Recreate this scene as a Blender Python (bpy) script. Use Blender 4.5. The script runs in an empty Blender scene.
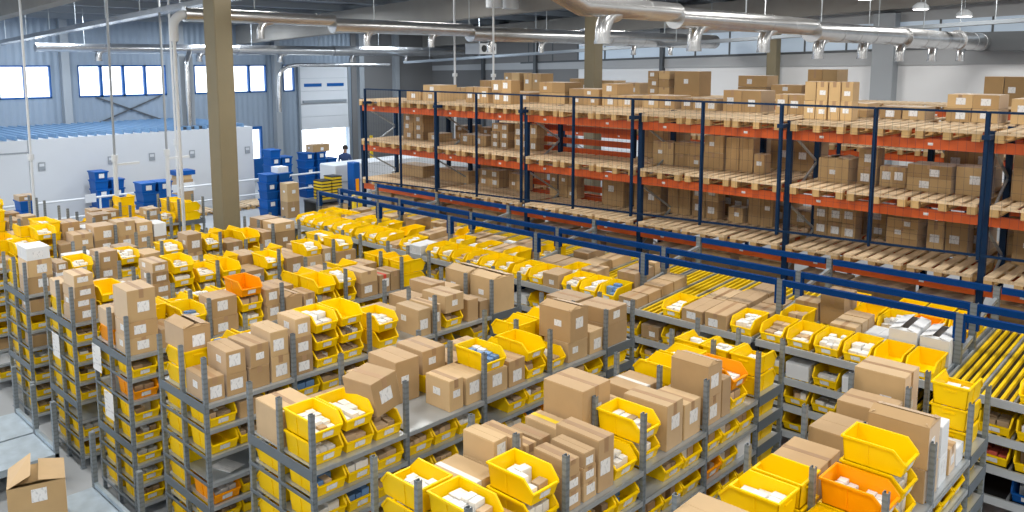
import bpy, math, random
from mathutils import Vector, Matrix
from mathutils.bvhtree import BVHTree
random.seed(7)
SC = bpy.context.scene
COL = SC.collection
PI = math.pi

# ------------------------------------------------------------------ materials
def mat(name, col, rough=.6, metal=0., var=0., noise=0., nscale=8., emit=None, bump=0., stretch=None, spec=.5, sheen=0.):
    m = bpy.data.materials.new(name); m.use_nodes = True
    nt = m.node_tree; N = nt.nodes; L = nt.links
    b = N['Principled BSDF']
    b.inputs['Roughness'].default_value = rough
    b.inputs['Metallic'].default_value = metal
    b.inputs['Specular IOR Level'].default_value = spec
    if sheen: b.inputs['Sheen Weight'].default_value = sheen; b.inputs['Sheen Roughness'].default_value = .45; b.inputs['Sheen Tint'].default_value = (1, .95, .92, 1)
    b.inputs['Base Color'].default_value = (*col, 1)
    if emit:
        b.inputs['Emission Color'].default_value = (*emit[0], 1); b.inputs['Emission Strength'].default_value = emit[1]
    src = None
    if var or noise:
        rgb = N.new('ShaderNodeRGB'); rgb.outputs[0].default_value = (*col, 1)
        hs = N.new('ShaderNodeHueSaturation'); L.new(rgb.outputs[0], hs.inputs['Color'])
        val = N.new('ShaderNodeMath'); val.operation = 'MULTIPLY_ADD'
        val.inputs[1].default_value = 0; val.inputs[2].default_value = 1
        if var:
            oi = N.new('ShaderNodeObjectInfo')
            mr = N.new('ShaderNodeMapRange'); mr.inputs['To Min'].default_value = 1-var; mr.inputs['To Max'].default_value = 1+var
            L.new(oi.outputs['Random'], mr.inputs['Value'])
            src = mr.outputs[0]
        if noise:
            tc = N.new('ShaderNodeTexCoord')
            nz = N.new('ShaderNodeTexNoise'); nz.inputs['Scale'].default_value = nscale; nz.inputs['Detail'].default_value = 4
            if stretch:
                mp = N.new('ShaderNodeMapping'); mp.inputs['Scale'].default_value = stretch
                L.new(tc.outputs['Object'], mp.inputs['Vector']); L.new(mp.outputs[0], nz.inputs['Vector'])
            else:
                L.new(tc.outputs['Object'], nz.inputs['Vector'])
            mr2 = N.new('ShaderNodeMapRange'); mr2.inputs['From Min'].default_value = .3; mr2.inputs['From Max'].default_value = .7
            mr2.inputs['To Min'].default_value = 1-noise; mr2.inputs['To Max'].default_value = 1+noise
            L.new(nz.outputs['Fac'], mr2.inputs['Value'])
            if src:
                mu = N.new('ShaderNodeMath'); mu.operation = 'MULTIPLY'; L.new(src, mu.inputs[0]); L.new(mr2.outputs[0], mu.inputs[1]); src = mu.outputs[0]
            else: src = mr2.outputs[0]
            if bump:
                bp = N.new('ShaderNodeBump'); bp.inputs['Strength'].default_value = bump
                L.new(nz.outputs['Fac'], bp.inputs['Height']); L.new(bp.outputs[0], b.inputs['Normal'])
        L.new(src, hs.inputs['Value'])
        L.new(hs.outputs['Color'], b.inputs['Base Color'])
    return m

YEL = mat('yellow_plastic', (.97, .63, .0), .42, var=.05, spec=.22)
ORA = mat('orange_plastic', (.95, .34, .0), .42, var=.05, spec=.22)
BLU = mat('blue_plastic', (.001, .085, .34), .45, var=.12, spec=.25)
CARD = mat('cardboard', (.395, .25, .108), .8, var=.20, noise=.05, nscale=5, sheen=.6)
CARDL = mat('cardboard_pale', (.52, .35, .165), .8, var=.12, noise=.05, nscale=5, sheen=.6)
CARDD = mat('cardboard_inside', (.36, .22, .12), .9)
WCARD = mat('white_board', (.70, .72, .74), .7, var=.08)
TAPE = mat('brown_tape', (.38, .235, .125), .4, var=.1)
WTAPE = mat('white_tape', (.75, .72, .68), .5)
YTAPE = mat('yellow_tape', (.85, .62, .03), .5)
RTAPE = mat('red_tape', (.6, .05, .03), .5)
PACKW = mat('packet_white', (.80, .80, .79), .6, var=.1)
PACKB = mat('packet_kraft', (.50, .36, .22), .7, var=.25)
PACKC = mat('packet_blue', (.14, .28, .55), .6, var=.3)
PACKR = mat('packet_red', (.50, .09, .06), .6, var=.2)
STEEL = mat('galvanised_steel', (.42, .46, .49), .42, .5, noise=.12, nscale=3)
SHELF = mat('shelf_steel', (.50, .54, .57), .38, .55, noise=.1, nscale=3)
BEAMG = mat('dark_steel_beam', (.15, .18, .21), .5, .4)
CARTM = mat('cart_steel', (.42, .50, .57), .45, .5, noise=.12, nscale=6)
RBLUE = mat('rail_blue', (.0, .038, .17), .5, var=.05, spec=.12)
UBLUE = mat('upright_blue', (.003, .021, .062), .55, spec=.2)
RORA = mat('beam_orange', (.56, .090, .010), .5, noise=.1, nscale=2)
WOOD = mat('pallet_wood', (.70, .53, .34), .75, var=.14, noise=.14, nscale=3, stretch=(14, 1.2, 8))
WOODB = mat('pallet_block', (.56, .36, .15), .85, var=.12, noise=.12, nscale=9)
ROLY = mat('roller_yellow', (.85, .58, .01), .4)
BLACK = mat('black_plastic', (.012, .013, .015), .5)
ALU = mat('duct_metal', (.56, .57, .58), .27, .9, noise=.1, nscale=3)
PIPEW = mat('white_pipe', (.66, .69, .72), .4)
COLM = mat('olive_column', (.215, .185, .115), .6, noise=.04, nscale=2)
WPANEL = mat('white_panel', (.62, .65, .685), .5, noise=.02, nscale=1)
GIRD = mat('beige_concrete', (.30, .285, .26), .8, noise=.06, nscale=1.5)
ROOFM = mat('roof_steel', (.20, .225, .26), .5, .3)
PURL = mat('purlin_steel', (.30, .34, .38), .5, .4)
FBLUE = mat('window_frame_blue', (.005, .085, .30), .5, spec=.25)
GREY = mat('dark_grey_steel', (.09, .10, .11), .5, .3)
SIGN = mat('sign_grey', (.30, .33, .36), .5)
LAMPE = mat('lamp_glow', (1, 1, 1), .5, emit=((1, .97, .92), 6))
YBLK = mat('safety_yellow', (.80, .55, .01), .5)
PERS = mat('work_jacket_blue', (.03, .06, .16), .8)
SKIN = mat('skin', (.50, .30, .21), .6)
HAIR = mat('dark_hair', (.03, .02, .015), .8)

def post_mat():
    m = mat('slotted_steel', (.22, .25, .28), .5, .45)
    nt = m.node_tree; N = nt.nodes; L = nt.links; b = N['Principled BSDF']
    tc = N.new('ShaderNodeTexCoord'); sp = N.new('ShaderNodeSeparateXYZ'); L.new(tc.outputs['Object'], sp.inputs[0])
    md = N.new('ShaderNodeMath'); md.operation = 'FRACT'
    mu = N.new('ShaderNodeMath'); mu.operation = 'MULTIPLY'; mu.inputs[1].default_value = 20
    L.new(sp.outputs['Z'], mu.inputs[0]); L.new(mu.outputs[0], md.inputs[0])
    gt = N.new('ShaderNodeMath'); gt.operation = 'GREATER_THAN'; gt.inputs[1].default_value = .62; L.new(md.outputs[0], gt.inputs[0])
    mx = N.new('ShaderNodeMix'); mx.data_type = 'RGBA'
    mx.inputs['A'].default_value = (.235, .27, .30, 1); mx.inputs['B'].default_value = (.19, .22, .245, 1)
    L.new(gt.outputs[0], mx.inputs['Factor']); L.new(mx.outputs['Result'], b.inputs['Base Color'])
    return m
POST = post_mat()
ZINC = mat('zinc_beam', (.66, .69, .71), .35, .5)

def label_mat():
    m = mat('paper_label', (.74, .75, .76), .7)
    nt = m.node_tree; N = nt.nodes; L = nt.links; b = N['Principled BSDF']
    tc = N.new('ShaderNodeTexCoord')
    mp = N.new('ShaderNodeMapping'); mp.inputs['Scale'].default_value = (7, 60, 26); L.new(tc.outputs['Object'], mp.inputs['Vector'])
    nz = N.new('ShaderNodeTexNoise'); nz.inputs['Scale'].default_value = 1.; nz.inputs['Detail'].default_value = 1
    L.new(mp.outputs[0], nz.inputs['Vector'])
    gt = N.new('ShaderNodeMath'); gt.operation = 'GREATER_THAN'; gt.inputs[1].default_value = .6; L.new(nz.outputs['Fac'], gt.inputs[0])
    mx = N.new('ShaderNodeMix'); mx.data_type = 'RGBA'
    mx.inputs['A'].default_value = (.76, .77, .78, 1); mx.inputs['B'].default_value = (.58, .59, .61, 1)
    L.new(gt.outputs[0], mx.inputs['Factor']); L.new(mx.outputs['Result'], b.inputs['Base Color'])
    return m
LABEL = label_mat()

def corrugated(name, col, axis, freq):
    m = mat(name, col, .5, .15)
    nt = m.node_tree; N = nt.nodes; L = nt.links; b = N['Principled BSDF']
    tc = N.new('ShaderNodeTexCoord'); sp = N.new('ShaderNodeSeparateXYZ'); L.new(tc.outputs['Object'], sp.inputs[0])
    mu = N.new('ShaderNodeMath'); mu.operation = 'MULTIPLY'; mu.inputs[1].default_value = freq; L.new(sp.outputs[axis], mu.inputs[0])
    si = N.new('ShaderNodeMath'); si.operation = 'SINE'; L.new(mu.outputs[0], si.inputs[0])
    bp = N.new('ShaderNodeBump'); bp.inputs['Strength'].default_value = .35; bp.inputs['Distance'].default_value = .03
    L.new(si.outputs[0], bp.inputs['Height']); L.new(bp.outputs[0], b.inputs['Normal'])
    return m
WALLC = corrugated('blue_grey_cladding', (.25, .31, .385), 'Y', 25)
WALLB = mat('grey_wall', (.40, .42, .44), .6, noise=.03, nscale=.6)
WALLW = mat('pale_wall', (.74, .76, .78), .6)
STRIP = mat('translucent_strip', (.50, .60, .70), .3, emit=((.55, .68, .85), .18))

def floor_mat():
    m = mat('concrete_floor', (.33, .35, .37), .45, noise=.12, nscale=.7)
    return m
FLOORM = floor_mat()

def glass_mat():
    m = bpy.data.materials.new('window_glass'); m.use_nodes = True
    nt = m.node_tree; N = nt.nodes; L = nt.links; N.remove(N['Principled BSDF'])
    t = N.new('ShaderNodeBsdfTransparent'); g = N.new('ShaderNodeBsdfGlossy'); g.inputs['Roughness'].default_value = .03
    mx = N.new('ShaderNodeMixShader'); mx.inputs[0].default_value = .06
    L.new(t.outputs[0], mx.inputs[1]); L.new(g.outputs[0], mx.inputs[2]); L.new(mx.outputs[0], N['Material Output'].inputs[0])
    return m
GLASS = glass_mat()

# ------------------------------------------------------------------ mesh builder
class MB:
    def __init__(s): s.v = []; s.f = []; s.mi = []; s.sm = []
    def add(s, vs, fs, m=0, smooth=False):
        b = len(s.v); s.v += [tuple(p) for p in vs]
        for f in fs: s.f.append([i+b for i in f]); s.mi.append(m); s.sm.append(smooth)
        return s
    def box(s, x0, x1, y0, y1, z0, z1, m=0):
        return s.add([(x0,y0,z0),(x1,y0,z0),(x1,y1,z0),(x0,y1,z0),(x0,y0,z1),(x1,y0,z1),(x1,y1,z1),(x0,y1,z1)],
                     [(0,3,2,1),(4,5,6,7),(0,1,5,4),(1,2,6,5),(2,3,7,6),(3,0,4,7)], m)
    def hexa(s, p, m=0):      # eight corners, bottom ring then top ring
        return s.add(p, [(0,3,2,1),(4,5,6,7),(0,1,5,4),(1,2,6,5),(2,3,7,6),(3,0,4,7)], m)
    def bbox(s, x0, x1, y0, y1, z0, z1, c=.005, m=0):   # box with chamfered vertical and top edges
        ring = lambda a, z: [(x0+c,y0+a,z),(x1-c,y0+a,z),(x1-a,y0+c,z),(x1-a,y1-c,z),(x1-c,y1-a,z),(x0+c,y1-a,z),(x0+a,y1-c,z),(x0+a,y0+c,z)]
        vs = ring(0, z0) + ring(0, z1-c) + [(x0+c,y0+c,z1),(x1-c,y0+c,z1),(x1-c,y1-c,z1),(x0+c,y1-c,z1)]
        fs = [tuple(range(7, -1, -1))] + [(i,(i+1)%8,8+(i+1)%8,8+i) for i in range(8)]
        fs += [(8,9,17,16),(9,10,17),(10,11,18,17),(11,12,18),(12,13,19,18),(13,14,19),(14,15,16,19),(15,8,16),(16,17,18,19)]
        return s.add(vs, fs, m)
    def prism(s, poly, a, b, axis='y', m=0):
        n = len(poly)
        def P(q, t): return (q[0], t, q[1]) if axis == 'y' else ((t, q[0], q[1]) if axis == 'x' else (q[0], q[1], t))
        vs = [P(q, a) for q in poly] + [P(q, b) for q in poly]
        return s.add(vs, [tuple(range(n)), tuple(range(2*n-1, n-1, -1))] + [(i, i+n, (i+1) % n+n, (i+1) % n) for i in range(n)], m)
    def tube(s, pts, r, n=10, m=0, caps=True):
        pts = [Vector(p) for p in pts]; rs = r if isinstance(r, (list, tuple)) else [r]*len(pts)
        vs = []; up0 = None
        for i, p in enumerate(pts):
            d = (pts[min(i+1, len(pts)-1)]-pts[max(i-1, 0)]).normalized()
            if up0 is None: up0 = Vector((0, 0, 1)) if abs(d.z) < .9 else Vector((1, 0, 0))
            sd = d.cross(up0).normalized(); up = sd.cross(d).normalized(); up0 = up
            for k in range(n):
                a = 2*PI*k/n; vs.append(p+(sd*math.cos(a)+up*math.sin(a))*rs[i])
        fs = []
        for i in range(len(pts)-1):
            for k in range(n): fs.append((i*n+k, i*n+(k+1) % n, (i+1)*n+(k+1) % n, (i+1)*n+k))
        s.add(vs, fs, m, True)
        if caps: s.add(vs[:n], [tuple(range(n-1, -1, -1))], m); s.add(vs[-n:], [tuple(range(n))], m)
        return s
    def bar(s, a, b, w, h=None, m=0):       # rectangular bar between two points
        a = Vector(a); b = Vector(b); h = h or w; d = (b-a).normalized()
        up = Vector((0, 0, 1)) if abs(d.z) < .95 else Vector((0, 1, 0))
        sd = d.cross(up).normalized()*w/2; u = sd.cross(d).normalized()*h/2
        return s.hexa([a-sd-u, a+sd-u, b+sd-u, b-sd-u, a-sd+u, a+sd+u, b+sd+u, b-sd+u], m)
    def mesh(s, name, mats):
        me = bpy.data.meshes.new(name); me.from_pydata(s.v, [], s.f)
        for q in (mats if isinstance(mats, (list, tuple)) else [mats]): me.materials.append(q)
        me.polygons.foreach_set('material_index', s.mi); me.polygons.foreach_set('use_smooth', s.sm)
        me.update(); return me
    def build(s, name, mats, parent=None, loc=None):
        return put(name, s.mesh(name, mats), parent, loc)

def put(name, me, parent=None, loc=None, rz=0., scale=None):
    o = bpy.data.objects.new(name, me); COL.objects.link(o)
    if parent is not None: o.parent = parent
    if loc is not None: o.location = loc
    if rz: o.rotation_euler = (0, 0, rz)
    if scale: o.scale = scale
    return o
def empty(name, loc=(0, 0, 0), rz=0.):
    o = bpy.data.objects.new(name, None); COL.objects.link(o); o.location = loc; o.rotation_euler = (0, 0, rz); o.empty_display_size = .1
    return o
def tag(o, label=None, cat=None, group=None, kind=None):
    if label: o['label'] = label
    if cat: o['category'] = cat
    if group: o['group'] = group
    if kind: o['kind'] = kind
    return o
def struct(name, mb, m, label, cat='wall'):
    return tag(mb.build(name, m), label, cat, kind='structure')

ORD = ['first','second','third','fourth','fifth','sixth','seventh','eighth','ninth','tenth','eleventh','twelfth','thirteenth','fourteenth','fifteenth','sixteenth','seventeenth','eighteenth','nineteenth','twentieth']
NUMW = ['one','two','three','four','five','six','seven','eight','nine','ten','eleven','twelve','thirteen','fourteen','fifteen','sixteen','seventeen','eighteen','nineteen']
def nword(i):
    if i < 20: return NUMW[i-1]
    t = ['twenty','thirty','forty','fifty'][i//10-2]; return t+('-'+NUMW[i % 10-1] if i % 10 else '')
def onum(i):
    if i < 20: return ORD[i]
    t = {2:'twenty',3:'thirty',4:'forty',5:'fifty',6:'sixty'}[(i+1)//10]; u = (i+1) % 10
    return t+'-'+ORD[u-1] if u else {2:'twentieth',3:'thirtieth',4:'fortieth',5:'fiftieth',6:'sixtieth'}[(i+1)//10]
NUM = ['one','two','three','four','five','six','seven','eight','nine','ten','eleven','twelve']

# ------------------------------------------------------------------ repeats: cull and label bookkeeping
REG = []          # dicts: obj, kindname, label
def reg(o, kindname, label, cat, group, pr=0.):
    REG.append(dict(o=o, k=kindname, label=label, cat=cat, group=group, hits=0, pr=pr)); return o

# ------------------------------------------------------------------ picking bin
BW, BD, BH = .285, .445, .19
def bin_meshes():
    t = .007; w = BW/2; mb = MB(); h = BH; d = BD/2
    # floor slightly narrower than the rim, so walls lean out
    wb = w-.016
    mb.hexa([(-d+.015,-wb,0),(d-.03,-wb,0),(d-.03,wb,0),(-d+.015,wb,0),(-d+.015,-wb,t),(d-.03,-wb,t),(d-.03,wb,t),(-d+.015,wb,t)])
    # side profile: tall at the back, sloped to the low open front
    prof = [(-d+.015,0),(d-.03,0),(d-.004,.085),(d-.005,.105),(d-.085,h),(-d,h)]
    for s in (-1, 1):
        lo = lambda z: wb+(w-wb)*z/h
        outer = [(x, s*lo(z), z) for x, z in prof]; inner = [(x, s*(lo(z)-t), z) for x, z in prof]
        n = len(prof)
        fs = [tuple(range(n)), tuple(range(2*n-1, n-1, -1))] + [(i, i+n, (i+1) % n+n, (i+1) % n) for i in range(n)]
        if s > 0: fs = [tuple(reversed(f)) for f in fs]
        mb.add(outer+inner, fs)
        # rim flange along the top and the sloped edge
        y0, y1 = (w-.003, w+.010) if s > 0 else (-w-.010, -w+.003)
        mb.box(-d-.008, d-.082, y0, y1, h-.016, h)
        mb.hexa([(d-.088,y0,h-.016),(d-.012,y0-s*.008,.088),(d-.012,y1-s*.008,.088),(d-.088,y1,h-.016),(d-.084,y0,h),(d-.002,y0-s*.008,.104),(d-.002,y1-s*.008,.104),(d-.084,y1,h)])
        # vertical rib
        mb.hexa([(-.05,s*(wb+.001),.01),(-.035,s*(wb+.001),.01),(-.035,s*(wb+.006),.01),(-.05,s*(wb+.006),.01),(-.05,s*(w-.004),h-.02),(-.035,s*(w-.004),h-.02),(-.035,s*(w+.004),h-.02),(-.05,s*(w+.004),h-.02)])
    # back wall and its flange
    mb.hexa([(-d+.015,-wb,0),(-d+.015+t,-wb,0),(-d+.015+t,wb,0),(-d+.015,wb,0),(-d,-w,h),(-d+t,-w,h),(-d+t,w,h),(-d,w,h)])
    mb.box(-d-.010, -d+.004, -w-.010, w+.010, h-.016, h)
    mb.box(-d-.006, -d+.004, -.05, .05, h-.06, h-.045)
    # low front wall with rolled lip
    mb.hexa([(d-.037,-wb,0),(d-.03,-wb,0),(d-.03,wb,0),(d-.037,wb,0),(d-.012,-w+.01,.09),(d-.004,-w+.01,.09),(d-.004,w-.01,.09),(d-.012,w-.01,.09)])
    mb.box(d-.016, d+.004, -w+.004, w-.004, .084, .098)
    me = {}
    for c, m in (('y', YEL), ('o', ORA), ('u', BLU)): me[c] = mb.mesh('picking_bin', m)
    lb = MB(); lb.hexa([(d-.022,-.05,.028),(d-.014,-.05,.028),(d-.014,.05,.028),(d-.022,.05,.028),(d-.006,-.05,.076),(d-.001,-.05,.076),(d-.001,.05,.076),(d-.006,.05,.076)])
    return me, lb.mesh('label_holder', LABEL)
BINM, BINL = bin_meshes()
CN = {'y': 'yellow', 'o': 'orange', 'u': 'blue'}

def unit_box(name, m):
    return MB().bbox(-.5, .5, -.5, .5, 0, 1, .03).mesh(name, m)
PK = {'w': unit_box('packet', PACKW), 'k': unit_box('packet', PACKB), 'c': unit_box('packet', PACKC), 'r': unit_box('packet', PACKR)}
PKN = {'w': 'white', 'k': 'brown', 'c': 'blue', 'r': 'red'}
CONT = {0: None, 1: 'w', 2: 'k', 3: 'c', 4: 'r'}

def fill(loc, rz, c, ref, n, topbin, depth=1.0, w=BW, d=BD):
    """packets lying in a bin; c is content colour"""
    R = Matrix.Rotation(rz, 3, 'Z'); base = Vector(loc)
    rnd = random.Random(hash((round(loc[0]*50), round(loc[1]*50), round(loc[2]*50))) & 0xffff)
    style = rnd.random()
    nx = rnd.choice((3, 4, 5)); ny = rnd.choice((2, 3, 3))
    if not topbin: nx, ny = 2, rnd.choice((2, 3))
    k = 0
    hmax = rnd.uniform(.085, .15) if topbin else rnd.uniform(.09, .135)
    x0, x1 = (-d/2+.04, d/2-.07) if topbin else (d/2-.28, d/2-.06)
    y0, y1 = -w/2+.03, w/2-.03
    for i in range(nx):
        for j in range(ny):
            if rnd.random() < .10: continue
            sx = (x1-x0)/nx; sy = (y1-y0)/ny
            q = Vector((x0+(i+.5)*sx+rnd.uniform(-.006, .006), y0+(j+.5)*sy+rnd.uniform(-.006, .006), .009))
            h = hmax*rnd.uniform(.75, 1.1)*(1 if i < nx-1 or not topbin else .75)
            cc = c if rnd.random() < .86 else rnd.choice('wwk')
            wp = base+R @ q
            o = put('packet', PK[cc], None, wp, rz+rnd.uniform(-.12, .12), (sx*.93, sy*.93, h))
            reg(o, 'packet', '%s packet in %s' % (PKN[cc], ref), 'packet', PKN[cc]+' packets in '+ref)

def bin_(loc, rz, c, cont, ref, lab, topbin=False, group='picking bins', tilt=0.):
    o = put('picking_bin', BINM[c], None, loc, rz)
    if tilt: o.rotation_euler = (0, tilt, rz)
    put('label_holder', BINL, o)
    reg(o, 'picking_bin', lab, 'bin', group)
    if cont: fill(loc, rz, cont, ref, 6, topbin)
    return o
CWORD = {None: 'empty', 'w': 'filled with white packets', 'k': 'filled with brown packets', 'c': 'filled with blue packets', 'r': 'filled with red packets'}

# ------------------------------------------------------------------ carton
_cc = {}
def carton_mesh(w, d, h, kind):
    key = (round(w, 2), round(d, 2), round(h, 2), kind)
    if key in _cc: return _cc[key]
    mb = MB(); x, y = d/2, w/2; g = .003
    if kind.endswith('o'):                        # open: four walls, floor, flaps standing out
        t = .006
        mb.box(-x, x, -y, -y+t, 0, h); mb.box(-x, x, y-t, y, 0, h); mb.box(-x, -x+t, -y+t, y-t, 0, h); mb.box(x-t, x, -y+t, y-t, 0, h)
        mb.box(-x+t, x-t, -y+t, y-t, 0, t)
        mb.box(-x+t, x-t, -y+t, y-t, h*.55, h*.56, 1)
        a = .42*w
        # one flap nearly shut, one lifted, end flaps lifted
        mb.hexa([(-x,-y,h-.004),(x,-y,h-.004),(x,-y+a,h+.035),(-x,-y+a,h+.035),(-x,-y,h),(x,-y,h),(x,-y+a,h+.04),(-x,-y+a,h+.04)])
        b = .30*w
        mb.hexa([(-x,y,h-.004),(x,y,h-.004),(x,y-b*1.2,h+b*.22),(-x,y-b*1.2,h+b*.22),(-x,y-.005,h),(x,y-.005,h),(x,y-b*1.2,h+b*.22+.005),(-x,y-b*1.2,h+b*.22+.005)])
        e = .3*d
        for s in (-1, 1):
            xa, xb = s*x, s*(x-e*.25)
            mb.hexa([(xa-.003,-y,h-.002),(xa+.003,-y,h-.002),(xa+.003,y,h-.002),(xa-.003,y,h-.002),(xb-.003,-y+.02,h+e*.12),(xb+.003,-y+.02,h+e*.12),(xb+.003,y-.02,h+e*.12),(xb-.003,y-.02,h+e*.12)])
    else:
        mb.bbox(-x, x, -y, y, 0, h-.004, .004)
        # two top flaps meeting at a seam along the depth
        mb.box(-x+.002, x-.002, -y+.002, -g/2, h-.0045, h); mb.box(-x+.002, x-.002, g/2, y-.002, h-.0045, h)
    m = {'c': CARD, 'p': CARDL, 'w': WCARD, 's': CARD, 'd': CARD}[kind[0]]
    _cc[key] = mb.mesh('carton', [m, CARDD]); return _cc[key]
_tp = {}
def tape_mesh(w, d, h, m):
    key = (round(w, 2), round(d, 2), round(h, 2), m.name)
    if key not in _tp:
        x = d/2; t = .026
        mb = MB(); mb.box(-x-.001, x+.001, -t, t, h, h+.0012)
        mb.box(x, x+.0012, -t, t, h*.72, h+.0012); mb.box(-x-.0012, -x, -t, t, h*.72, h+.0012)
        _tp[key] = mb.mesh('tape', m)
    return _tp[key]
_lm = {}
def plabel_mesh(lw, lh):
    key = (round(lw, 2), round(lh, 2))
    if key not in _lm: _lm[key] = MB().box(-.0008, .0008, -lw/2, lw/2, -lh/2, lh/2).mesh('paper_label', LABEL)
    return _lm[key]

def carton(name, loc, rz, w, d, h, fl, lab, group, rnd, tilt=0.):
    w = round(w, 2); d = round(d, 2); h = round(h, 2)
    kind = 'w' if 'w' in fl else ('p' if 'p' in fl or (rnd.random() < .3) else 'c')
    op = 'o' in fl
    o = put(name, carton_mesh(w, d, h, kind+('o' if op else '')), None, loc, rz)
    if tilt: o.rotation_euler = (0, tilt, rz)
    if not op:
        tm = YTAPE if 'y' in fl else RTAPE if 'r' in fl else WTAPE if 't' in fl else TAPE
        if kind != 'w' and (tm is not TAPE or rnd.random() < .7): put('tape', tape_mesh(w, d, h, tm), o)
    # paper labels on the face towards the aisle (+x) and often on the end (-y)
    big = 'l' in fl
    if big or rnd.random() < .55:
        lw = min(w*.62, .13 if big else .09); lh = min(h*.5, .12 if big else .07)
        put('paper_label', plabel_mesh(lw, lh), o, (d/2+.001, rnd.uniform(-.2, .2)*(w-lw), h*.5+rnd.uniform(-.12, .1)*h))
    if rnd.random() < (.5 if big else .22):
        p = put('paper_label', plabel_mesh(min(.1, d*.4), min(.07, h*.45)), o, (rnd.uniform(-.2, .2)*d, -w/2-.001, h*.55), PI/2)
    reg(o, name, lab, 'box', group)
    return o

# ------------------------------------------------------------------ shelving rows
FR = [-1.69, -3.545, -5.46, -7.31, -9.16, -10.88, -12.72, -14.58, -16.42, -18.26]
LV = [1.92, 1.66, 1.40, 1.14, .89, .64, .40, .16]
LVD = [1.92, 1.66, 1.39, 1.11, .87, .66, .40, .16]
YP = [3.42, 4.385, 5.36, 6.335, 7.31]; YE = 7.83
YO = {1: -.08}
def post_mesh(h):
    mb = MB(); mb.box(-.019, .019, -.02, -.016, 0, h); mb.box(-.019, -.015, -.016, .018, 0, h); mb.box(.015, .019, -.016, .018, 0, h)
    mb.box(-.019, -.007, .018, .022, 0, h); mb.box(.007, .019, .018, .022, 0, h); mb.box(-.04, .04, -.035, .035, 0, .006)
    return mb.mesh('post', POST)
PM = post_mesh(2.4)
def shelf_mesh(w, d):
    mb = MB(); mb.box(-d, 0, 0, w, -.006, 0); mb.box(-.012, .004, 0, w, -.038, .0); mb.box(-d-.004, -d+.012, 0, w, -.038, 0)
    mb.box(-d/2-.01, -d/2+.01, 0, w, -.03, -.006)
    for a in (.33, .66): mb.box(-d, 0, w*a-.015, w*a+.015, -.024, -.006)
    return mb.mesh('shelf', SHELF)
DEP = 1.03
SM = shelf_mesh(.935, DEP); SME = shelf_mesh(.475, DEP)
def side_mesh(h): 
    mb = MB(); mb.box(-DEP, 0, -.004, .004, -h, 0); mb.box(-DEP, 0, -.004, .016, -h, -h+.004); return mb.mesh('side_beam', BEAMG)
SB1 = side_mesh(.095); SB2 = side_mesh(.03)
def end_mesh():
    mb = MB(); mb.box(-.004, .004, 0, .5, -.10, 0); return mb.mesh('side_beam', BEAMG)
EB = end_mesh()

def shelving_row(r):
    Xf = FR[r]
    lv = LVD if r == 3 else LV
    t = tag(empty('shelving_row', (Xf, YP[0]+YO.get(r, 0), 0)), 'long two-sided grey steel shelving row of bins, row %s counting away from the bottom corner' % NUM[r], 'shelving', 'shelving rows')
    ys = YP + ([YE] if r not in (7,) else [])
    if r == 7: ys = YP[:-1]
    if r == 9: ys = YP[:3]
    for y in ys:
        for dx in (-.022, -DEP/2, -DEP+.022): put('post', PM, t, (dx, y-YP[0], 0))
    for i in range(len(ys)-1):
        w = ys[i+1]-ys[i]
        for k, z in enumerate(lv):
            if i > 0 and k > 3: continue
            if w > .7: put('shelf', SM, t, (0, ys[i]-YP[0]+.02, z))
            else: put('shelf', SME, t, (0, ys[i]-YP[0]+.022, z))
    for k, z in enumerate(lv):
        put('side_beam', SB1 if k in (0, 4) else SB2, t, (0, -.02, z+.01))
        if k < 4:
            put('side_beam', SB1, t, (0, ys[-1]-YP[0]+.026, z+.01))
            if len(ys) > 5: put('side_beam', EB, t, (.004, YP[4]-YP[0], z+.02))
    return t
for r in range(10): shelving_row(r)

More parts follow.
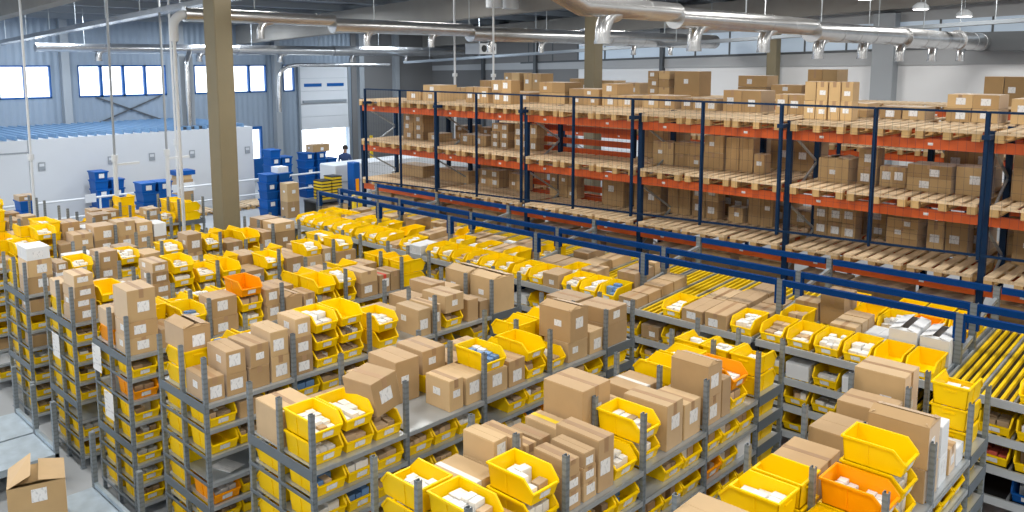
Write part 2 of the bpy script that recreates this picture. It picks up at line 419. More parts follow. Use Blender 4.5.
# items on the shelf tops: rows of (y0, width, [items from the bottom up]); b bin, o orange bin + content digit; cNN carton NN cm high
TOPF = {
0: "3.9 .32 b1 b1|4.3 .4 c25l c20|4.75 .32 b1|5.09 .32 b0|5.42 .32 b1 o1|5.78 .32 b1 b1 b0|6.28 .30 c26l c33o|6.6 .22 c24wl c25w|6.86 .2 c22|7.08 .2 c15w",
1: "3.47 .32 b1 b1|3.8 .2 c14|4.04 .32 b1 b1|4.42 .18 c14l c12l c12|4.62 .17 c14l c12l c12l|4.81 .2 c42l|5.02 .31 b1|5.35 .31 b1 b1|5.73 .27 c40l|6.02 .28 c32pl|6.40 .26 c26l c30ol|6.68 .16 c36|6.86 .31 b2 o1",
2: "3.44 .31 b1 b1|3.755 .31 b2 b1|4.065 .31 b2 c31lk|4.92 .19 c30p|5.13 .24 c27pl|5.39 .33 c24l b3|5.73 .25 c27l|6.0 .32 b2 b0|6.35 .28 b2|6.68 .34 c22 c36ol|7.04 .25 c26l",
3: "3.44 .2 c24l|3.66 .22 c22l c23l|3.90 .23 c22 c23|4.145 .22 c27l c26pl|4.42 .22 c20l c20l c20l|4.67 .31 b2 b2 b1|5.0 .31 b2 b2 b0|5.5 .31 b0 b1|6.1 .2 c33pl|6.32 .14 c34l|6.52 .33 b2 c22|6.92 .18 c28|7.12 .17 c22",
4: "3.445 .35 c19l c19l c36pl|3.80 .22 c22|4.07 .31 b2 b3|4.43 .34 c20l c24l|4.80 .33 b1 b2 o0|5.15 .2 c20l c21l|5.42 .25 c26o|5.70 .17 c25l|5.9 .31 b2 b0|6.24 .3 b0 b1|6.6 .3 c20l c16|6.92 .2 c26rl|7.13 .18 c28",
5: "3.45 .28 c17l c14l c14l c15l|3.78 .31 b1 b0|4.11 .29 c28wo|4.43 .26 c15l c15l c15l c13l|4.73 .32 b1 b1 b1|5.09 .31 b1 b1|5.44 .31 b1 b0|5.8 .3 c22l|6.14 .31 b1 b1|6.48 .3 c30l|6.82 .31 c26 b1|7.14 .17 c34l",
6: "3.45 .34 c24l c24l c18wl|3.83 .17 c24wl c14|4.04 .32 b1 b1|4.42 .28 c18l c26|4.73 .31 b1 b1|5.08 .28 c30|5.42 .31 b1 b1|5.78 .26 c20l c30l|6.1 .31 b1 b1|6.45 .3 c26|6.78 .31 b0 b0|7.11 .2 c34l",
}
TOPB = {
0: "4.25 .4 c20 c20|4.88 .32 b1 b1|5.22 .32 b0 b0|5.68 .44 c29|6.36 .42 c29|6.92 .36 c35",
1: "3.44 .32 b1 b1|3.8 .42 c22t|4.26 .17 c20l c20l|4.45 .16 c20l c17|4.63 .14 c24|4.79 .15 c24|4.99 .2 c27yp|5.22 .40 c14 c40|5.9 .16 c18|6.1 .42 c26t|6.56 .31 b0 b0|6.91 .31 b0 b1",
2: "3.45 .36 c32|3.93 .44 c18|4.42 .24 c30pl|4.68 .3 c42|5.03 .32 b0 c24|5.42 .3 c20l|5.75 .28 c26|6.06 .27 b1|6.4 .31 b1 b3|6.75 .31 b0 b0|7.08 .21 c34",
3: "3.45 .32 b0 b0 c24ol|3.81 .31 b3 b3|4.15 .32 b1 b1|4.5 .3 c24|4.85 .3 c18|5.2 .31 b1 b1|5.56 .3 c24|5.9 .35 c22|6.38 .3 c30|6.72 .26 c22 c20|7.0 .3 c30p",
4: "3.45 .31 o0 c20|3.8 .31 b1 b1|4.14 .3 b1 b1|4.48 .31 b1 b1|4.83 .31 b1 b1|5.2 .3 c32|5.55 .3 c26|5.9 .31 b0 b0|6.25 .3 c34|6.6 .31 b0 b0|6.95 .35 c30",
5: "3.45 .31 b0 c22|3.85 .35 c28|4.25 .3 c22|4.6 .31 b0 b1|4.95 .3 c26|5.3 .31 b1 b1|5.65 .31 b0 b0|6.0 .3 c34|6.4 .31 b1 b1|6.75 .25 c24|7.03 .26 c30",
6: "3.45 .31 b0 b0|3.8 .34 c26|4.18 .4 c32w|4.64 .25 c22|4.92 .28 c34l|5.25 .31 b1|5.62 .3 c18w|5.95 .28 c26|6.3 .31 b1 b0|6.65 .31 b0 b0|7.0 .28 c24",
}
rg = random.Random(11)
def gen_row(y1, hi):
    y = 3.45; out = []
    while y < y1-.2:
        k = rg.random()
        if k < .42:
            out.append('%.2f .31 %s' % (y, ' '.join('b%d' % rg.choice((0, 1, 1)) for _ in range(rg.choice((1, 2, 2, 3)))))); y += .325
        else:
            w = rg.uniform(.2, .36)
            if y+w > y1: break
            out.append('%.2f %.2f %s' % (y, w, ' '.join('c%d%s' % (rg.randint(15, 26 if hi else 20), rg.choice(('', 'l', 'l', 'w') if rg.random() < .35 else ('', 'l'))) for _ in range(rg.choice((1, 2, 2, 3) if hi else (1, 1, 2)))))); y += w+.015
    return '|'.join(out)
rg = random.Random(23); TOPF[7] = gen_row(6.3, True); TOPB[7] = gen_row(6.3, True)
TOPF[8] = gen_row(7.3, False); TOPB[8] = gen_row(7.3, False); TOPF[9] = gen_row(5.3, False); TOPB[9] = gen_row(5.3, False)
# bins and cartons on the end-cap units (facing the cross aisle)
ENDC = {0: 'b1 b1 b1', 1: 'b2 b1', 2: 'c26 c18l', 3: 'c46o', 4: 'b0 b0', 5: 'c24 b1', 6: 'c30 c16', 8: 'b1 b1'}

STACK = .192
def stack(x, yc, w, items, rz, r, side, idx, z0, dmax, rnd, where):
    z = z0+.003; n = len(items); yc += YO.get(r, 0)
    for k, it in enumerate(items):
        lev = 'only item' if n == 1 else '%s up' % ORD[k]
        top = k == n-1
        if it[0] in 'bo':
            c = 'y' if it[0] == 'b' else 'o'
            ct = CONT[int(it[1])]
            pos = '%s, %s stack %s%s' % (lev, where, nword(idx), ' from near end' if side in 'fb' else '')
            lab = '%s bin %s, %s' % (CN[c], 'with ' + PKN[ct] + ' packets' if ct else 'without packets', pos)
            ref = '%s bin %s' % (CN[c], pos)
            bin_((x, yc, z), rz, c, ct, ref, lab, topbin=top and True)
            z += STACK
        else:
            h = int(''.join(q for q in it[1:] if q.isdigit()))/100; fl = ''.join(q for q in it[1:] if q.isalpha())
            d = min(dmax, rnd.uniform(.36, .47))
            if w < .19: d = min(d, .34)
            if h >= .33: d = .46
            if r == 2 and side == 'f' and 4.9 < yc < 5.1: d = .34
            what = ('open ' if 'o' in fl else '') + ('white' if 'w' in fl else 'brown') + ' carton'
            tilt = 0.
            lab = '%s, %s, %s stack %s%s' % (what, lev, where, nword(idx), ' from near end' if side in 'fb' else '')
            d = min(d, .44); xx = x+(.22-d/2)*(1 if rz == 0 else -1 if abs(rz-PI) < .1 else 0)
            jit = rnd.uniform(-.04, .04)
            oc = carton('carton', (xx, yc, z+(.045 if 'k' in fl else 0)), jit+(rz if abs(rz-PI) > .1 else 0), w-.012-(.012*k if k else 0), d, h, fl, lab, 'cartons on the shelving tops', rnd, tilt)
            if 'k' in fl: oc.rotation_euler = (.17, -.06, .05)
            z += h+.002
rnd = random.Random(3)
def parse(s):
    out = []
    for p in s.split('|'):
        q = p.split(); out.append((float(q[0]), float(q[1]), q[2:]))
    return out
for r in range(10):
    Xf = FR[r]
    for side, tab in (('f', TOPF), ('b', TOPB)):
        for i, (y0, w, items) in enumerate(parse(tab[r])):
            where = 'row %s %s top,' % (NUM[r], 'front' if side == 'f' else 'back')
            if side == 'f': stack(Xf-.268, y0+w/2, w, items, 0, r, side, i+1, LV[0], .47, rnd, where)
            else: stack(Xf-DEP+.268, y0+w/2, w, items, PI, r, side, i+1, LV[0], .47, rnd, where)
    if r in ENDC:
        for j, xo in enumerate((-.2, -.52, -.84)):
            its = ENDC[r].split()
            if r == 0 and j == 2: continue
            if r == 0 and j == 1: its = ['c52']
            if its[0][0] == 'c':
                if j == 2: continue
                stack(Xf-.27-.5*j-(.02 if r == 0 else 0), YE-.26, .40, its, 0, r, 'e', j+1, LV[0], .46, rnd, 'row %s aisle-end unit top,' % NUM[r])
            else:
                stack(Xf+xo, YE-.262, .305, its if j == 0 else its[:2], PI/2, r, 'e', j+1, LV[0], .46, rnd, 'row %s aisle-end unit top,' % NUM[r])

# bins on the levels below
def level_bins(r):
    Xf = FR[r]; lv = LVD if r == 3 else LV
    ys = YP[:-1] if r == 7 else YP[:3] if r == 9 else YP
    for side in 'fb':
        for k in range(1, len(lv)):
            n = 0
            for i in range(len(ys)-1):
                if i > 0 and (k > (3 if (r < 3 and side == 'f') else 1)): continue
                if side == 'b' and i > 0 and k > 1: continue
                for j in range(3):
                    if side == 'b' and i == 0 and j > 0 and k > 1: continue
                    n += 1
                    q = rnd.random()
                    y = ys[i]+.177+j*.306+YO.get(r, 0)
                    if q < (.09 if i or side == 'b' else .03): continue
                    if r == 3 and k == 3 and i == 0 and j == 0 and side == 'f': continue
                    if r == 3 and k == 3 and i == 0 and side == 'f': continue
                    gap = lv[k-1]-lv[k]
                    where = '%s on the %s half, shelf %s down, row %s' % (onum(n-1), 'front' if side == 'f' else 'back', NUM[k], NUM[r])
                    ox = -.242 if side == 'f' else -DEP+.242
                    if q < .15 and side == 'f':
                        carton('carton', (Xf+ox, y, lv[k]+.003), rnd.uniform(-.04, .04), .26, .4, min(.17, gap-.06), '' if q < .13 else 'w', '%s carton, %s' % ('brown' if q < .13 else 'white', where), 'cartons on the lower shelves', rnd); continue
                    c = 'o' if q > .965 else 'y'
                    ct = rnd.choice(('w', 'k', 'k', 'w', None, 'k', 'c' if rnd.random() < .3 else 'k'))
                    if side == 'b' : ct = None
                    bin_((Xf+ox+rnd.uniform(-.006, .004), y, lv[k]+.003), 0 if side == 'f' else PI, c, ct, '%s bin %s' % (CN[c], where), '%s bin %s, %s' % (CN[c], 'with '+PKN[ct]+' packets' if ct else 'without packets', where))
    # aisle-end unit
    if r not in (7, 9):
        for k in range(1, 4):
            for j, xo in enumerate((-.2, -.52, -.84)):
                if j > 0 and k > 2: continue
                where = 'shelf %s down on the aisle-end unit of row %s' % (NUM[k], NUM[r])
                bin_((Xf+xo, YE-.262+YO.get(r, 0), lv[k]+.003), PI/2, 'y', None, '', 'yellow bin, %s along, %s' % (ORD[j], where))
for r in range(10): level_bins(r)

# sheet of paper on the half-empty shelf of row four
tag(put('paper_sheet', MB().box(-.14, .14, -.1, .1, 0, .004).mesh('paper_sheet', LABEL), None, (-7.56, 3.72, 1.113), .3), 'white printed sheet lying on an empty shelf of row four', 'paper')
# tilted placards in the shelving ends
for (x, y, z, n) in ((-10.05, 3.385, 1.55, 'five'), (-11.5, 3.385, 1.35, 'six'), (-9.75, 3.385, 1.05, 'five')):
    tag(put('aisle_placard', MB().bbox(-.13, .13, -.003, .003, 0, .32, .003).mesh('aisle_placard', LABEL), None, (x, y, z)), 'white printed placard on the end of shelving row %s, %s' % (n, 'upper one' if z == 1.55 else 'lower one' if z == 1.05 else 'only one'), 'sign')

# ------------------------------------------------------------------ steel carts bottom corner
def cart(x0, x1, y0, y1, z, lab):
    t = tag(empty('platform_cart', ((x0+x1)/2, (y0+y1)/2, 0)), lab, 'cart', 'grey platform carts'); X = (x1-x0)/2; Yh = (y1-y0)/2
    mb = MB(); mb.box(-X, X, -Yh, Yh, z-.03, z); mb.box(-X, X, -Yh, -Yh+.03, z-.09, z-.03); mb.box(-X, X, Yh-.03, Yh, z-.09, z-.03)
    mb.box(-X, -X+.03, -Yh, Yh, z-.09, z-.03); mb.box(X-.03, X, -Yh, Yh, z-.09, z-.03); mb.build('platform', CARTM, t)
    for sx in (-1, 1): put('post', MB().box(-.03, .03, -.025, .025, z-.1, 1.02).mesh('post', POST), t, (sx*(X-.03), Yh-.02, 0))
    MB().box(-X+.06, X-.06, -.02, .02, z+.02, z+.07).build('end_rail', CARTM, t, (0, Yh-.02, 0))
    for sx in (-1, 1):
        for sy in (-1, 1):
            mb = MB(); mb.tube([(-.02, 0, .08), (.02, 0, .08)], .08, 14); mb.box(-.03, .03, -.03, .03, .15, z-.08)
            mb.build('wheel', BLACK, t, (sx*(X-.1), sy*(Yh-.12), 0))
    return t
cart(-12.55, -11.68, 1.6, 3.15, .35, 'grey steel platform cart at the picture edge, farther of the two coupled carts')
cart(-11.64, -10.8, 1.6, 3.12, .35, 'grey steel platform cart beside the farther cart, in front of row six')
cart(-9.62, -8.25, 1.5, 3.14, .35, 'grey steel platform cart carrying an open carton, in front of row four')
def open_carton(loc, rz, w, d, h, lab):
    t = tag(empty('carton', loc, rz), lab, 'box'); x, y = d/2, w/2; k = .006
    mb = MB(); mb.box(-x, x, -y, -y+k, 0, h); mb.box(-x, x, y-k, y, 0, h); mb.box(-x, -x+k, -y+k, y-k, 0, h); mb.box(x-k, x, -y+k, y-k, 0, h); mb.box(-x+k, x-k, -y+k, y-k, 0, k)
    mb.build('box_body', CARDL, t)
    a = d*.48
    for s in (-1, 1):
        lift = .13 if s < 0 else .05; reach = a*.86 if s < 0 else a*.97
        MB().hexa([(s*x,-y,h-.002),(s*x,y,h-.002),(s*(x-reach),y-.0,h+lift),(s*(x-reach),-y,h+lift*.8),(s*x,-y,h+.003),(s*x,y,h+.003),(s*(x-reach),y,h+lift+.005),(s*(x-reach),-y,h+lift*.8+.005)]).build('flap', CARDL, t)
    for s in (-1, 1):
        MB().hexa([(-x+.01,s*y,h-.003),(x-.01,s*y,h-.003),(x-.02,s*(y-.18),h-.12),(-x+.02,s*(y-.18),h-.12),(-x+.01,s*y,h+.002),(x-.01,s*y,h+.002),(x-.02,s*(y-.18),h-.115),(-x+.02,s*(y-.18),h-.115)]).build('end_flap', CARDL, t)
    tag(put('paper_label', plabel_mesh(.14, .14), t, (.02, -y-.002, h-.12), PI/2), None)
    return t
open_carton((-9.17, 2.42, .353), 1.28, .50, .52, .585, 'large open-topped brown carton with raised flaps on a grey cart')
open_carton((-7.6, 2.75, 0), .2, .4, .4, .72, 'brown carton top peeking in at the bottom edge between two rows')

# ------------------------------------------------------------------ flow rack
FX0, PIT = -.36, 2.06
JX = [FX0-PIT*k for k in range(8)]       # frame lines -0.36 ... -14.78
FY, FB = 8.97, 11.15
t = tag(empty('flow_rack', (JX[-1], FY, 0)), 'long roller flow rack with blue rails and yellow roller lanes behind the shelving', 'rack')
O = Vector((JX[-1], FY, 0))
def fr(name, mb, m): return mb.build(name, m, t)
FL = [1.88, 1.50, 1.18, .86]
slope = .055
for k, X in enumerate(JX):
    x = X-O.x
    for (Yp, zb, zt) in ((9.6, 0, 2.42), (10.13, 0, 2.42), (11.1, 0, 2.42)):
        mb = MB(); y = Yp-O.y
        zt = 2.50
        mb.box(x-.036, x-.030, y-.03, y+.03, zb, zt); mb.box(x+.030, x+.036, y-.03, y+.03, zb, zt); mb.box(x-.030, x+.030, y-.03, y-.024, zb, zt)
        up = put('upright', mb.mesh('upright', POST), t)
        if Yp < 10.5:
            for sg in (-1, 1): put('side_plate', MB().box(x+sg*.048-.012, x+sg*.048+.012, y-.035, y+.035, 2.18, 2.49).mesh('side_plate', RBLUE), up)
    mb = MB()
    mb.bar((x, 9.6-O.y, 2.02), (x, 10.13-O.y, 2.10), .04, .05); mb.bar((x, 10.13-O.y, 2.22), (x, 11.1-O.y, 2.34), .04, .04)
    mb.bar((x, 0, 1.80), (x, 2.13, 1.80+slope*2.13), .05, .07)
    put('side_brace', mb.mesh('side_brace', STEEL), t)
    mb = MB(); mb.box(x-.03, x+.03, -.05, .06, .0, 1.83); put('front_post', mb.mesh('front_post', BLACK if k == 2 else POST), t)
for k in range(len(JX)-1):
    a, b = JX[k+1]-O.x+.01, JX[k]-O.x-.01
    for Yp in (9.6, 10.13, 11.1):
        put('blue_rail', MB().box(a+.045, b-.045, Yp-O.y-.03, Yp-O.y+.03, 2.415, 2.49).mesh('blue_rail', RBLUE), t)
    for lvl, z in enumerate(FL):
        mb = MB(); mb.box(a+.02, b-.02, -.03, .02, z-.07, z-.005); mb.box(a+.02, b-.02, -.05, -.03, z-.07, z+.015)
        put('front_beam', mb.mesh('front_beam', ZINC), t)
        mb = MB(); mb.hexa([(a+.02,.02,z-.06),(b-.02,.02,z-.06),(b-.02,2.16,z-.06+slope*2.14),(a+.02,2.16,z-.06+slope*2.14),(a+.02,.02,z-.05),(b-.02,.02,z-.05),(b-.02,2.16,z-.05+slope*2.14),(a+.02,2.16,z-.05+slope*2.14)])
        put('lane_tray', mb.mesh('lane_tray', BLACK), t)
        nl = 6; lw = (b-a-.04)/nl
        mb = MB()
        for j in range(nl+1): mb.bar((a+.02+j*lw, .0, z-.01), (a+.02+j*lw, 2.14, z-.01+slope*2.14), .02, .05)
        put('lane_divider', mb.mesh('lane_divider', STEEL), t)
        if lvl == 0 or lvl == 1:
            mb = MB()
            for j in range(nl):
                for q in range(4):
                    xx = a+.02+j*lw+lw*(q+.5)/4
                    mb.bar((xx, .01, z-.03), (xx, 2.13, z-.03+slope*2.13), .03, .05)
            put('roller_track', mb.mesh('roller_track', ROLY), t)
# items on the flow rack: slots from the near (right) end going left, six per bay
LW = (PIT-.06)/6
def slotx(s): 
    k, j = divmod(s, 6); return JX[k]-.03-(j+.5)*LW
def fz(y, z=1.88): return z-.001+slope*(y-FY)
TOPS = {}      # slot -> list of (kind, length) from the front backwards
def lane(s, spec): TOPS[s] = spec
L_ = "b1|b1|-|b1 b1|c24.6|-"                                      # bay 0 (right edge)
specs = [
 "b1 -.9|-.3 -1.5|b1|-.9 b0|-1.9|b0 -.6 b0 b0|",
]
bays = [
 ['- b1', '-', '-', 'b1 -', '-', '-'],
 ['b0 w45.30 - b0', 'b0 w50.32 o0 b0', 'b1 w50.12 b1 b0', 'b1 c18.22 c18.22 c20.22 b0', 'b1 - c40.38 b0', 'b2 b2 c26.24 -'],
 ['b1 c34.16 c30.16', 'c55.20 c55.20 c50.18', 'c55.18 c50.18 -', 'b1', '-', 'c26.14 c30.14 c30.16 c34.16'],
 ['b3 c50.30 c40.34', 'b1 -', 'b1 c30.22 -', 'c34.22 b1 c44.16 c50.14', 'b1 c60.14 c45.24', 'b1 c60.14 -'],
 ['b1 - b1', 'b1 b1 c34.18', 'b2 c50.18 c50.14', 'b2 b1 w40.10', 'b1 w40.10 c50.14', 'b1 b1 c40.16'],
 ['w40.16 c60.12 b0', 'b1 c55.22 c40.14', 'c55.08 - c40.26', 'b1 b0 -', 'b1 - c40.26', 'b1 b1'],
 ['b1 b1 c40.22', 'b1 b1 c30.14', 'b1 c40.18 c40.18', 'b1 b2', 'b1 b1 c50.14', 'b1 b2'],
]
frn = random.Random(5)
for bi, bay in enumerate(bays):
    for j, sp in enumerate(bay):
        s = bi*6+j; x = slotx(s); y = FY-.02
        for q, it in enumerate(sp.split()):
            where = 'flow rack top lane %s from right' % nword(s+1)
            if it == '-': y += .5; continue
            if it[0] in 'bo':
                c = 'y' if it[0] == 'b' else 'o'; ct = CONT[int(it[1])]
                yc = y+.245
                bin_((x, yc, fz(yc)), -PI/2, c, ct, '%s bin position %s, %s' % (CN[c], NUM[q], where), '%s bin %s, position %s, %s' % (CN[c], 'with '+PKN[ct]+' packets' if ct else 'without packets', NUM[q], where), True, 'bins on the flow rack', slope)
                y += .50
            else:
                d, h = it[1:].split('.'); d = int(d)/100; h = int(h)/100; yc = y+d/2
                fl = ('wo' if h >= .3 else 'w') if it[0] == 'w' else ('l' if frn.random() < .5 else '')
                carton('carton', (x, yc, fz(yc)), -PI/2+frn.uniform(-.015, .015), LW-.035, d, h, fl, '%s carton at position %s, %s' % ('white' if fl[:1] == 'w' else 'brown', NUM[q], where), 'cartons on the flow rack', frn, slope)
                y += d+.02
# stacked white carton with lifted lids, and tall box
for lvl in (1, 2, 3):
    for s in range(42):
        if frn.random() < .12: continue
        if lvl == 3 and s > 14: continue
        c = 'u' if (lvl == 3 and s < 5) or frn.random() < .02 else 'y'
        x = slotx(s); yc = FY+.23
        ct = frn.choice(('w', 'k', 'k', 'w', None, 'k'))
        if lvl == 2 and s == 4: ct = 'r'
        where = 'lane %s from right, level %s of flow rack' % (nword(s+1), NUM[lvl])
        if frn.random() < .14 and c == 'y':
            w_ = frn.random() < .6
            carton('carton', (x, yc, fz(yc, FL[lvl])), -PI/2, LW-.05, .4, frn.uniform(.14, .22), 'w' if w_ else '', '%s carton, %s' % ('white' if w_ else 'brown', where), 'cartons on the flow rack', frn, slope); continue
        bin_((x, yc, fz(yc, FL[lvl])), -PI/2, c, ct, '%s bin %s' % (CN[c], where), '%s bin %s, %s' % (CN[c], 'with '+PKN[ct]+' packets' if ct else 'without packets', where), False, 'bins on the flow rack', slope)

# ------------------------------------------------------------------ pallets and pallet racks
def pallet_meshes():
    mb = MB()
    for i in range(5): mb.box(-.4+i*.172, -.4+i*.172+.112, -.6, .6, .122, .144)
    for y in (-.6, -.05, .5): mb.box(-.4, .4, y, y+.1, .1, .122)
    deck = mb.mesh('deck', WOOD); st = None
    mb = MB()
    for y in (-.6, -.05, .5): mb.box(-.05, .05, y, y+.1, .022, .1)
    mb.box(-.05, .05, -.6, .6, 0, .022)
    run = mb.mesh('runner', WOODB)
    return deck, st, run
PD, PS, PR = pallet_meshes()
# narrow the deck boards into planks running along the depth
PALN = [0]
def pallet(loc, rz, lab, group):
    t = tag(empty('pallet', loc, rz), lab, 'pallet', group)
    put('deck', PD, t)
    for x in (-.35, 0, .35): put('runner', PR, t, (x, 0, 0))
    return t
def upright_mesh(h):
    mb = MB(); mb.box(-.04, .04, -.04, -.035, 0, h); mb.box(-.04, -.035, -.035, .04, 0, h); mb.box(.035, .04, -.035, .04, 0, h); mb.box(-.06, .06, -.06, .06, 0, .008)
    m = MB()
    return mb.mesh('upright', UBLUE)
STK = [None]
def pallet_rack(xs, y0, y1, zl, h, lab, skip=()):
    t = tag(empty('pallet_rack', (xs[-1], y0, 0)), lab, 'rack', 'pallet racks'); ox = xs[-1]; d = y1-y0
    um = upright_mesh(h)
    for X in xs:
        for y in (.04, d-.04): put('upright', um, t, (X-ox, y, 0))
        mb = MB(); z = .3; s = 0
        while z < h-.5:
            a, b = (.04, d-.04) if s else (d-.04, .04)
            mb.bar((X-ox, a, z), (X-ox, b, z+.55), .03, .03); z += .55; s ^= 1
        put('cross_brace', mb.mesh('cross_brace', STEEL), t)
    for i in range(len(xs)-1):
        a, b = xs[i+1]-ox+.05, xs[i]-ox-.05
        for z in zl:
            for y in (.0, d-.05):
                mb = MB(); mb.box(a, b, y, y+.05, z-.07, z+.07); bo = put('beam', mb.mesh('beam', RORA), t)
                if y == 0 and z > 2:
                    if STK[0] is None: STK[0] = MB().box(-.032, .032, -.002, 0, -.018, .018).mesh('beam_sticker', LABEL)
                    for j in range(2): put('beam_sticker', STK[0], bo, (a+.45+1.5*j, 0, z))
    return t, ox
RX = [-.08, -2.80, -5.52, -8.24, -10.96, -13.68, -16.40]
RZ = [4.10, 3.14, 2.20]
R1, ox = pallet_rack(RX, 11.9, 13.0, RZ+[1.2], 4.32, 'front blue pallet rack with orange beams, directly behind the flow rack')
LVN = ['top', 'middle', 'lower']
for i in range(len(RX)-1):
    for li, z in enumerate(RZ):
        for j in range(3):
            x = RX[i]-.05-.45-j*.875
            pallet((x, 12.42+random.uniform(-.03, .03), z+.072), random.uniform(-.02, .02)+(PI if random.random() < .5 else 0), 'wooden pallet on the %s level of the front rack, %s from the right' % (LVN[li], onum(i*3+j)), 'pallets on the front rack')
RX2 = [-1.19-2.72*k for k in range(-1, 6)]
R2, ox2 = pallet_rack(RX2, 13.25, 14.35, RZ+[1.2], 4.3, 'second blue pallet rack standing back to back behind the front rack')
# the bay with many beams
for z in (3.82, 3.56, 3.36, 2.86, 2.60, 2.38, 1.9, 1.6):
    put('beam', MB().box(-12.02-ox2, -9.4-ox2, 0, .05, z-.06, z+.06).mesh('beam', RORA), R2)
RX3 = [-2.0-2.72*k for k in range(-1, 7)]
R3, ox3 = pallet_rack(RX3, 18.6, 19.7, RZ, 4.3, 'far blue pallet rack across the aisle behind the two nearer racks')

bk = random.Random(21)
SHN = 'shipping_carton'
def sc(x, y, z, w, d, h, fl, lab, grp):
    # front face towards -y
    carton(SHN, (x, y, z), -PI/2+bk.uniform(-.03, .03), w, d, h, fl, lab, grp, bk)
PZ = [4.10+.072+.144+.003, 3.14+.072+.144+.003, 2.20+.072+.144+.003]
# measured boxes on the front rack: (left x, width, height, split rows, split columns, label flag)
L2 = [(-8.28,.27,.39,1,1,''),(-8.0,.15,.38,1,1,''),(-7.83,.56,.41,2,2,''),(-7.22,.37,.56,2,1,''),(-6.83,.48,.55,1,2,''),(-6.33,.18,.30,1,1,''),(-5.2,.46,.34,1,1,'o'),(-4.64,.28,.52,2,1,'l'),(-4.33,.38,.28,1,2,'l'),(-3.9,.58,.36,2,1,'l'),(-3.29,.40,.37,1,1,'l'),(-2.6,.5,.66,2,1,''),(-1.9,.6,.5,2,1,''),(-15.3,.72,.57,3,2,'l'),(-14.4,.4,.18,1,1,'l'),(-13.3,.8,.22,1,2,'l'),(-12.4,.5,.5,3,2,'l'),(-11.7,.6,.52,2,3,'l')]
L3 = [(-8.6,.56,.54,1,1,'l'),(-7.95,.46,.58,1,2,''),(-7.44,.5,.56,2,2,'l'),(-6.75,.27,.21,1,1,''),(-6.4,.44,.54,1,2,''),(-5.28,.66,.43,2,3,'l'),(-4.15,.44,.55,4,1,''),(-3.63,.23,.40,1,1,'l'),(-3.38,.28,.42,1,1,'l'),(-2.55,.4,.45,1,1,''),(-9.32,.5,.54,1,1,'l'),(-10.75,.72,.40,2,3,''),(-15.4,.9,.22,1,1,''),(-14.0,1.0,.24,1,2,''),(-12.75,.62,.32,2,2,'l'),(-11.9,.5,.3,1,2,'')]
L1 = [(-5.52,.36,.58,2,2,'p'),(-5.14,.36,.58,2,2,'p'),(-15.1,.5,.2,1,1,'l'),(-14.5,.6,.36,2,1,'l'),(-13.2,.72,.34,1,3,'l'),(-12.36,.56,.5,2,2,'l'),(-12.0,.01,.0,0,0,'')]
for li, tab in ((0, L1), (1, L2), (2, L3)):
    n = 0
    for (x, w, h, nr, nc, fl) in sorted(tab, key=lambda q: -q[0]):
        yb = (12.35, 12.55, 12.84)[li]; kx = yb/12.3; x, w, h = x*kx, w*kx, h*kx+(kx-1)*(1.85 if li == 1 else 2.8 if li == 2 else .9)*.35
        for a in range(nr):
            for b in range(nc):
                n += 1
                sc(x+w*(b+.5)/nc, yb+.2+bk.uniform(-.02, .02), PZ[li]+a*h/nr, w/nc-.006, min(.5, max(.25, w/nc)), h/nr-.003, fl,
                   '%s carton on the %s level of the front rack, %s from the right' % ('pale brown' if 'p' in fl else 'open brown' if 'o' in fl else 'brown', LVN[li], onum(n-1)), 'cartons on the front rack')
# second rack: pallets stacked with cartons on every level
n2 = {0: 0, 1: 0, 2: 0}; np2 = 0
for i in range(len(RX2)-1):
    for li, z in enumerate(RZ):
        for j in range(3):
            x = RX2[i]-.5-j*.87
            if -12.1 < x < -9.3 and li > 0: continue
            np2 += 1
            pallet((x, 13.85, z+.072), 0, 'stacked wooden pallet on the %s level of the second rack, %s from the right' % (LVN[li], onum(i*3+j)), 'pallets on the second rack')
            if bk.random() < .1: continue
            nc = bk.choice((1, 2, 2, 3)); nr = bk.choice((1, 2, 2))
            H = bk.uniform(.3, .62) if li else bk.uniform(.18, .52); W = bk.uniform(.66, .8)
            fl = bk.choice(('', 'l', 'l', 'p'))
            for b in range(nc):
                rr = nr if bk.random() < .75 else max(1, nr-1)
                for a in range(rr):
                    n2[li] += 1
                    sc(x-W/2+W*(b+.5)/nc, 13.68, PZ[li]+a*H/nr, W/nc-.008, .55, H/nr-.003, fl, 'brown carton on second rack %s level, pallet %s from right, %s in its pile' % (LVN[li], nword(i*3+j+1), ORD[b*rr+a]), 'cartons on the second rack')
n3 = 0
for i in range(len(RX3)-1):
    for li, z in enumerate(RZ[:2]):
        for j in range(3):
            x = RX3[i]-.5-j*.87
            pallet((x, 19.15, z+.072), 0, 'distant wooden pallet on the %s level of the far rack, %s from the right' % (LVN[li], onum(i*3+j)), 'pallets on the far rack')
            if bk.random() < .3: continue
            nc = bk.choice((1, 2, 2)); nr = bk.choice((1, 2, 2, 3)); H = bk.uniform(.3, .72); W = bk.uniform(.66, .8)
            for b in range(nc):
                for a in range(nr):
                    n3 += 1
                    sc(x-W/2+W*(b+.5)/nc, 19.0, PZ[li]+a*H/nr, W/nc-.008, .6, H/nr-.003, bk.choice(('', 'l')), 'brown carton on far rack %s level, pallet %s from right, %s in its pile' % (LVN[li], nword(i*3+j+1), ORD[b*nr+a]), 'cartons on the far rack')

# cartons on the floor-level beams, half hidden behind the flow rack
n4 = 0
for i in range(len(RX)-1):
    for j in range(3):
        x = RX[i]-.5-j*.875; n4 += 1
        w = bk.uniform(.7, .82); h = bk.uniform(.66, .8)
        sc(x, 12.35, 1.275, w, .5, h, bk.choice(('', 'l')), 'brown carton on the bottom beams of the front rack, %s from the right' % onum(n4-1), 'cartons on the bottom beams')

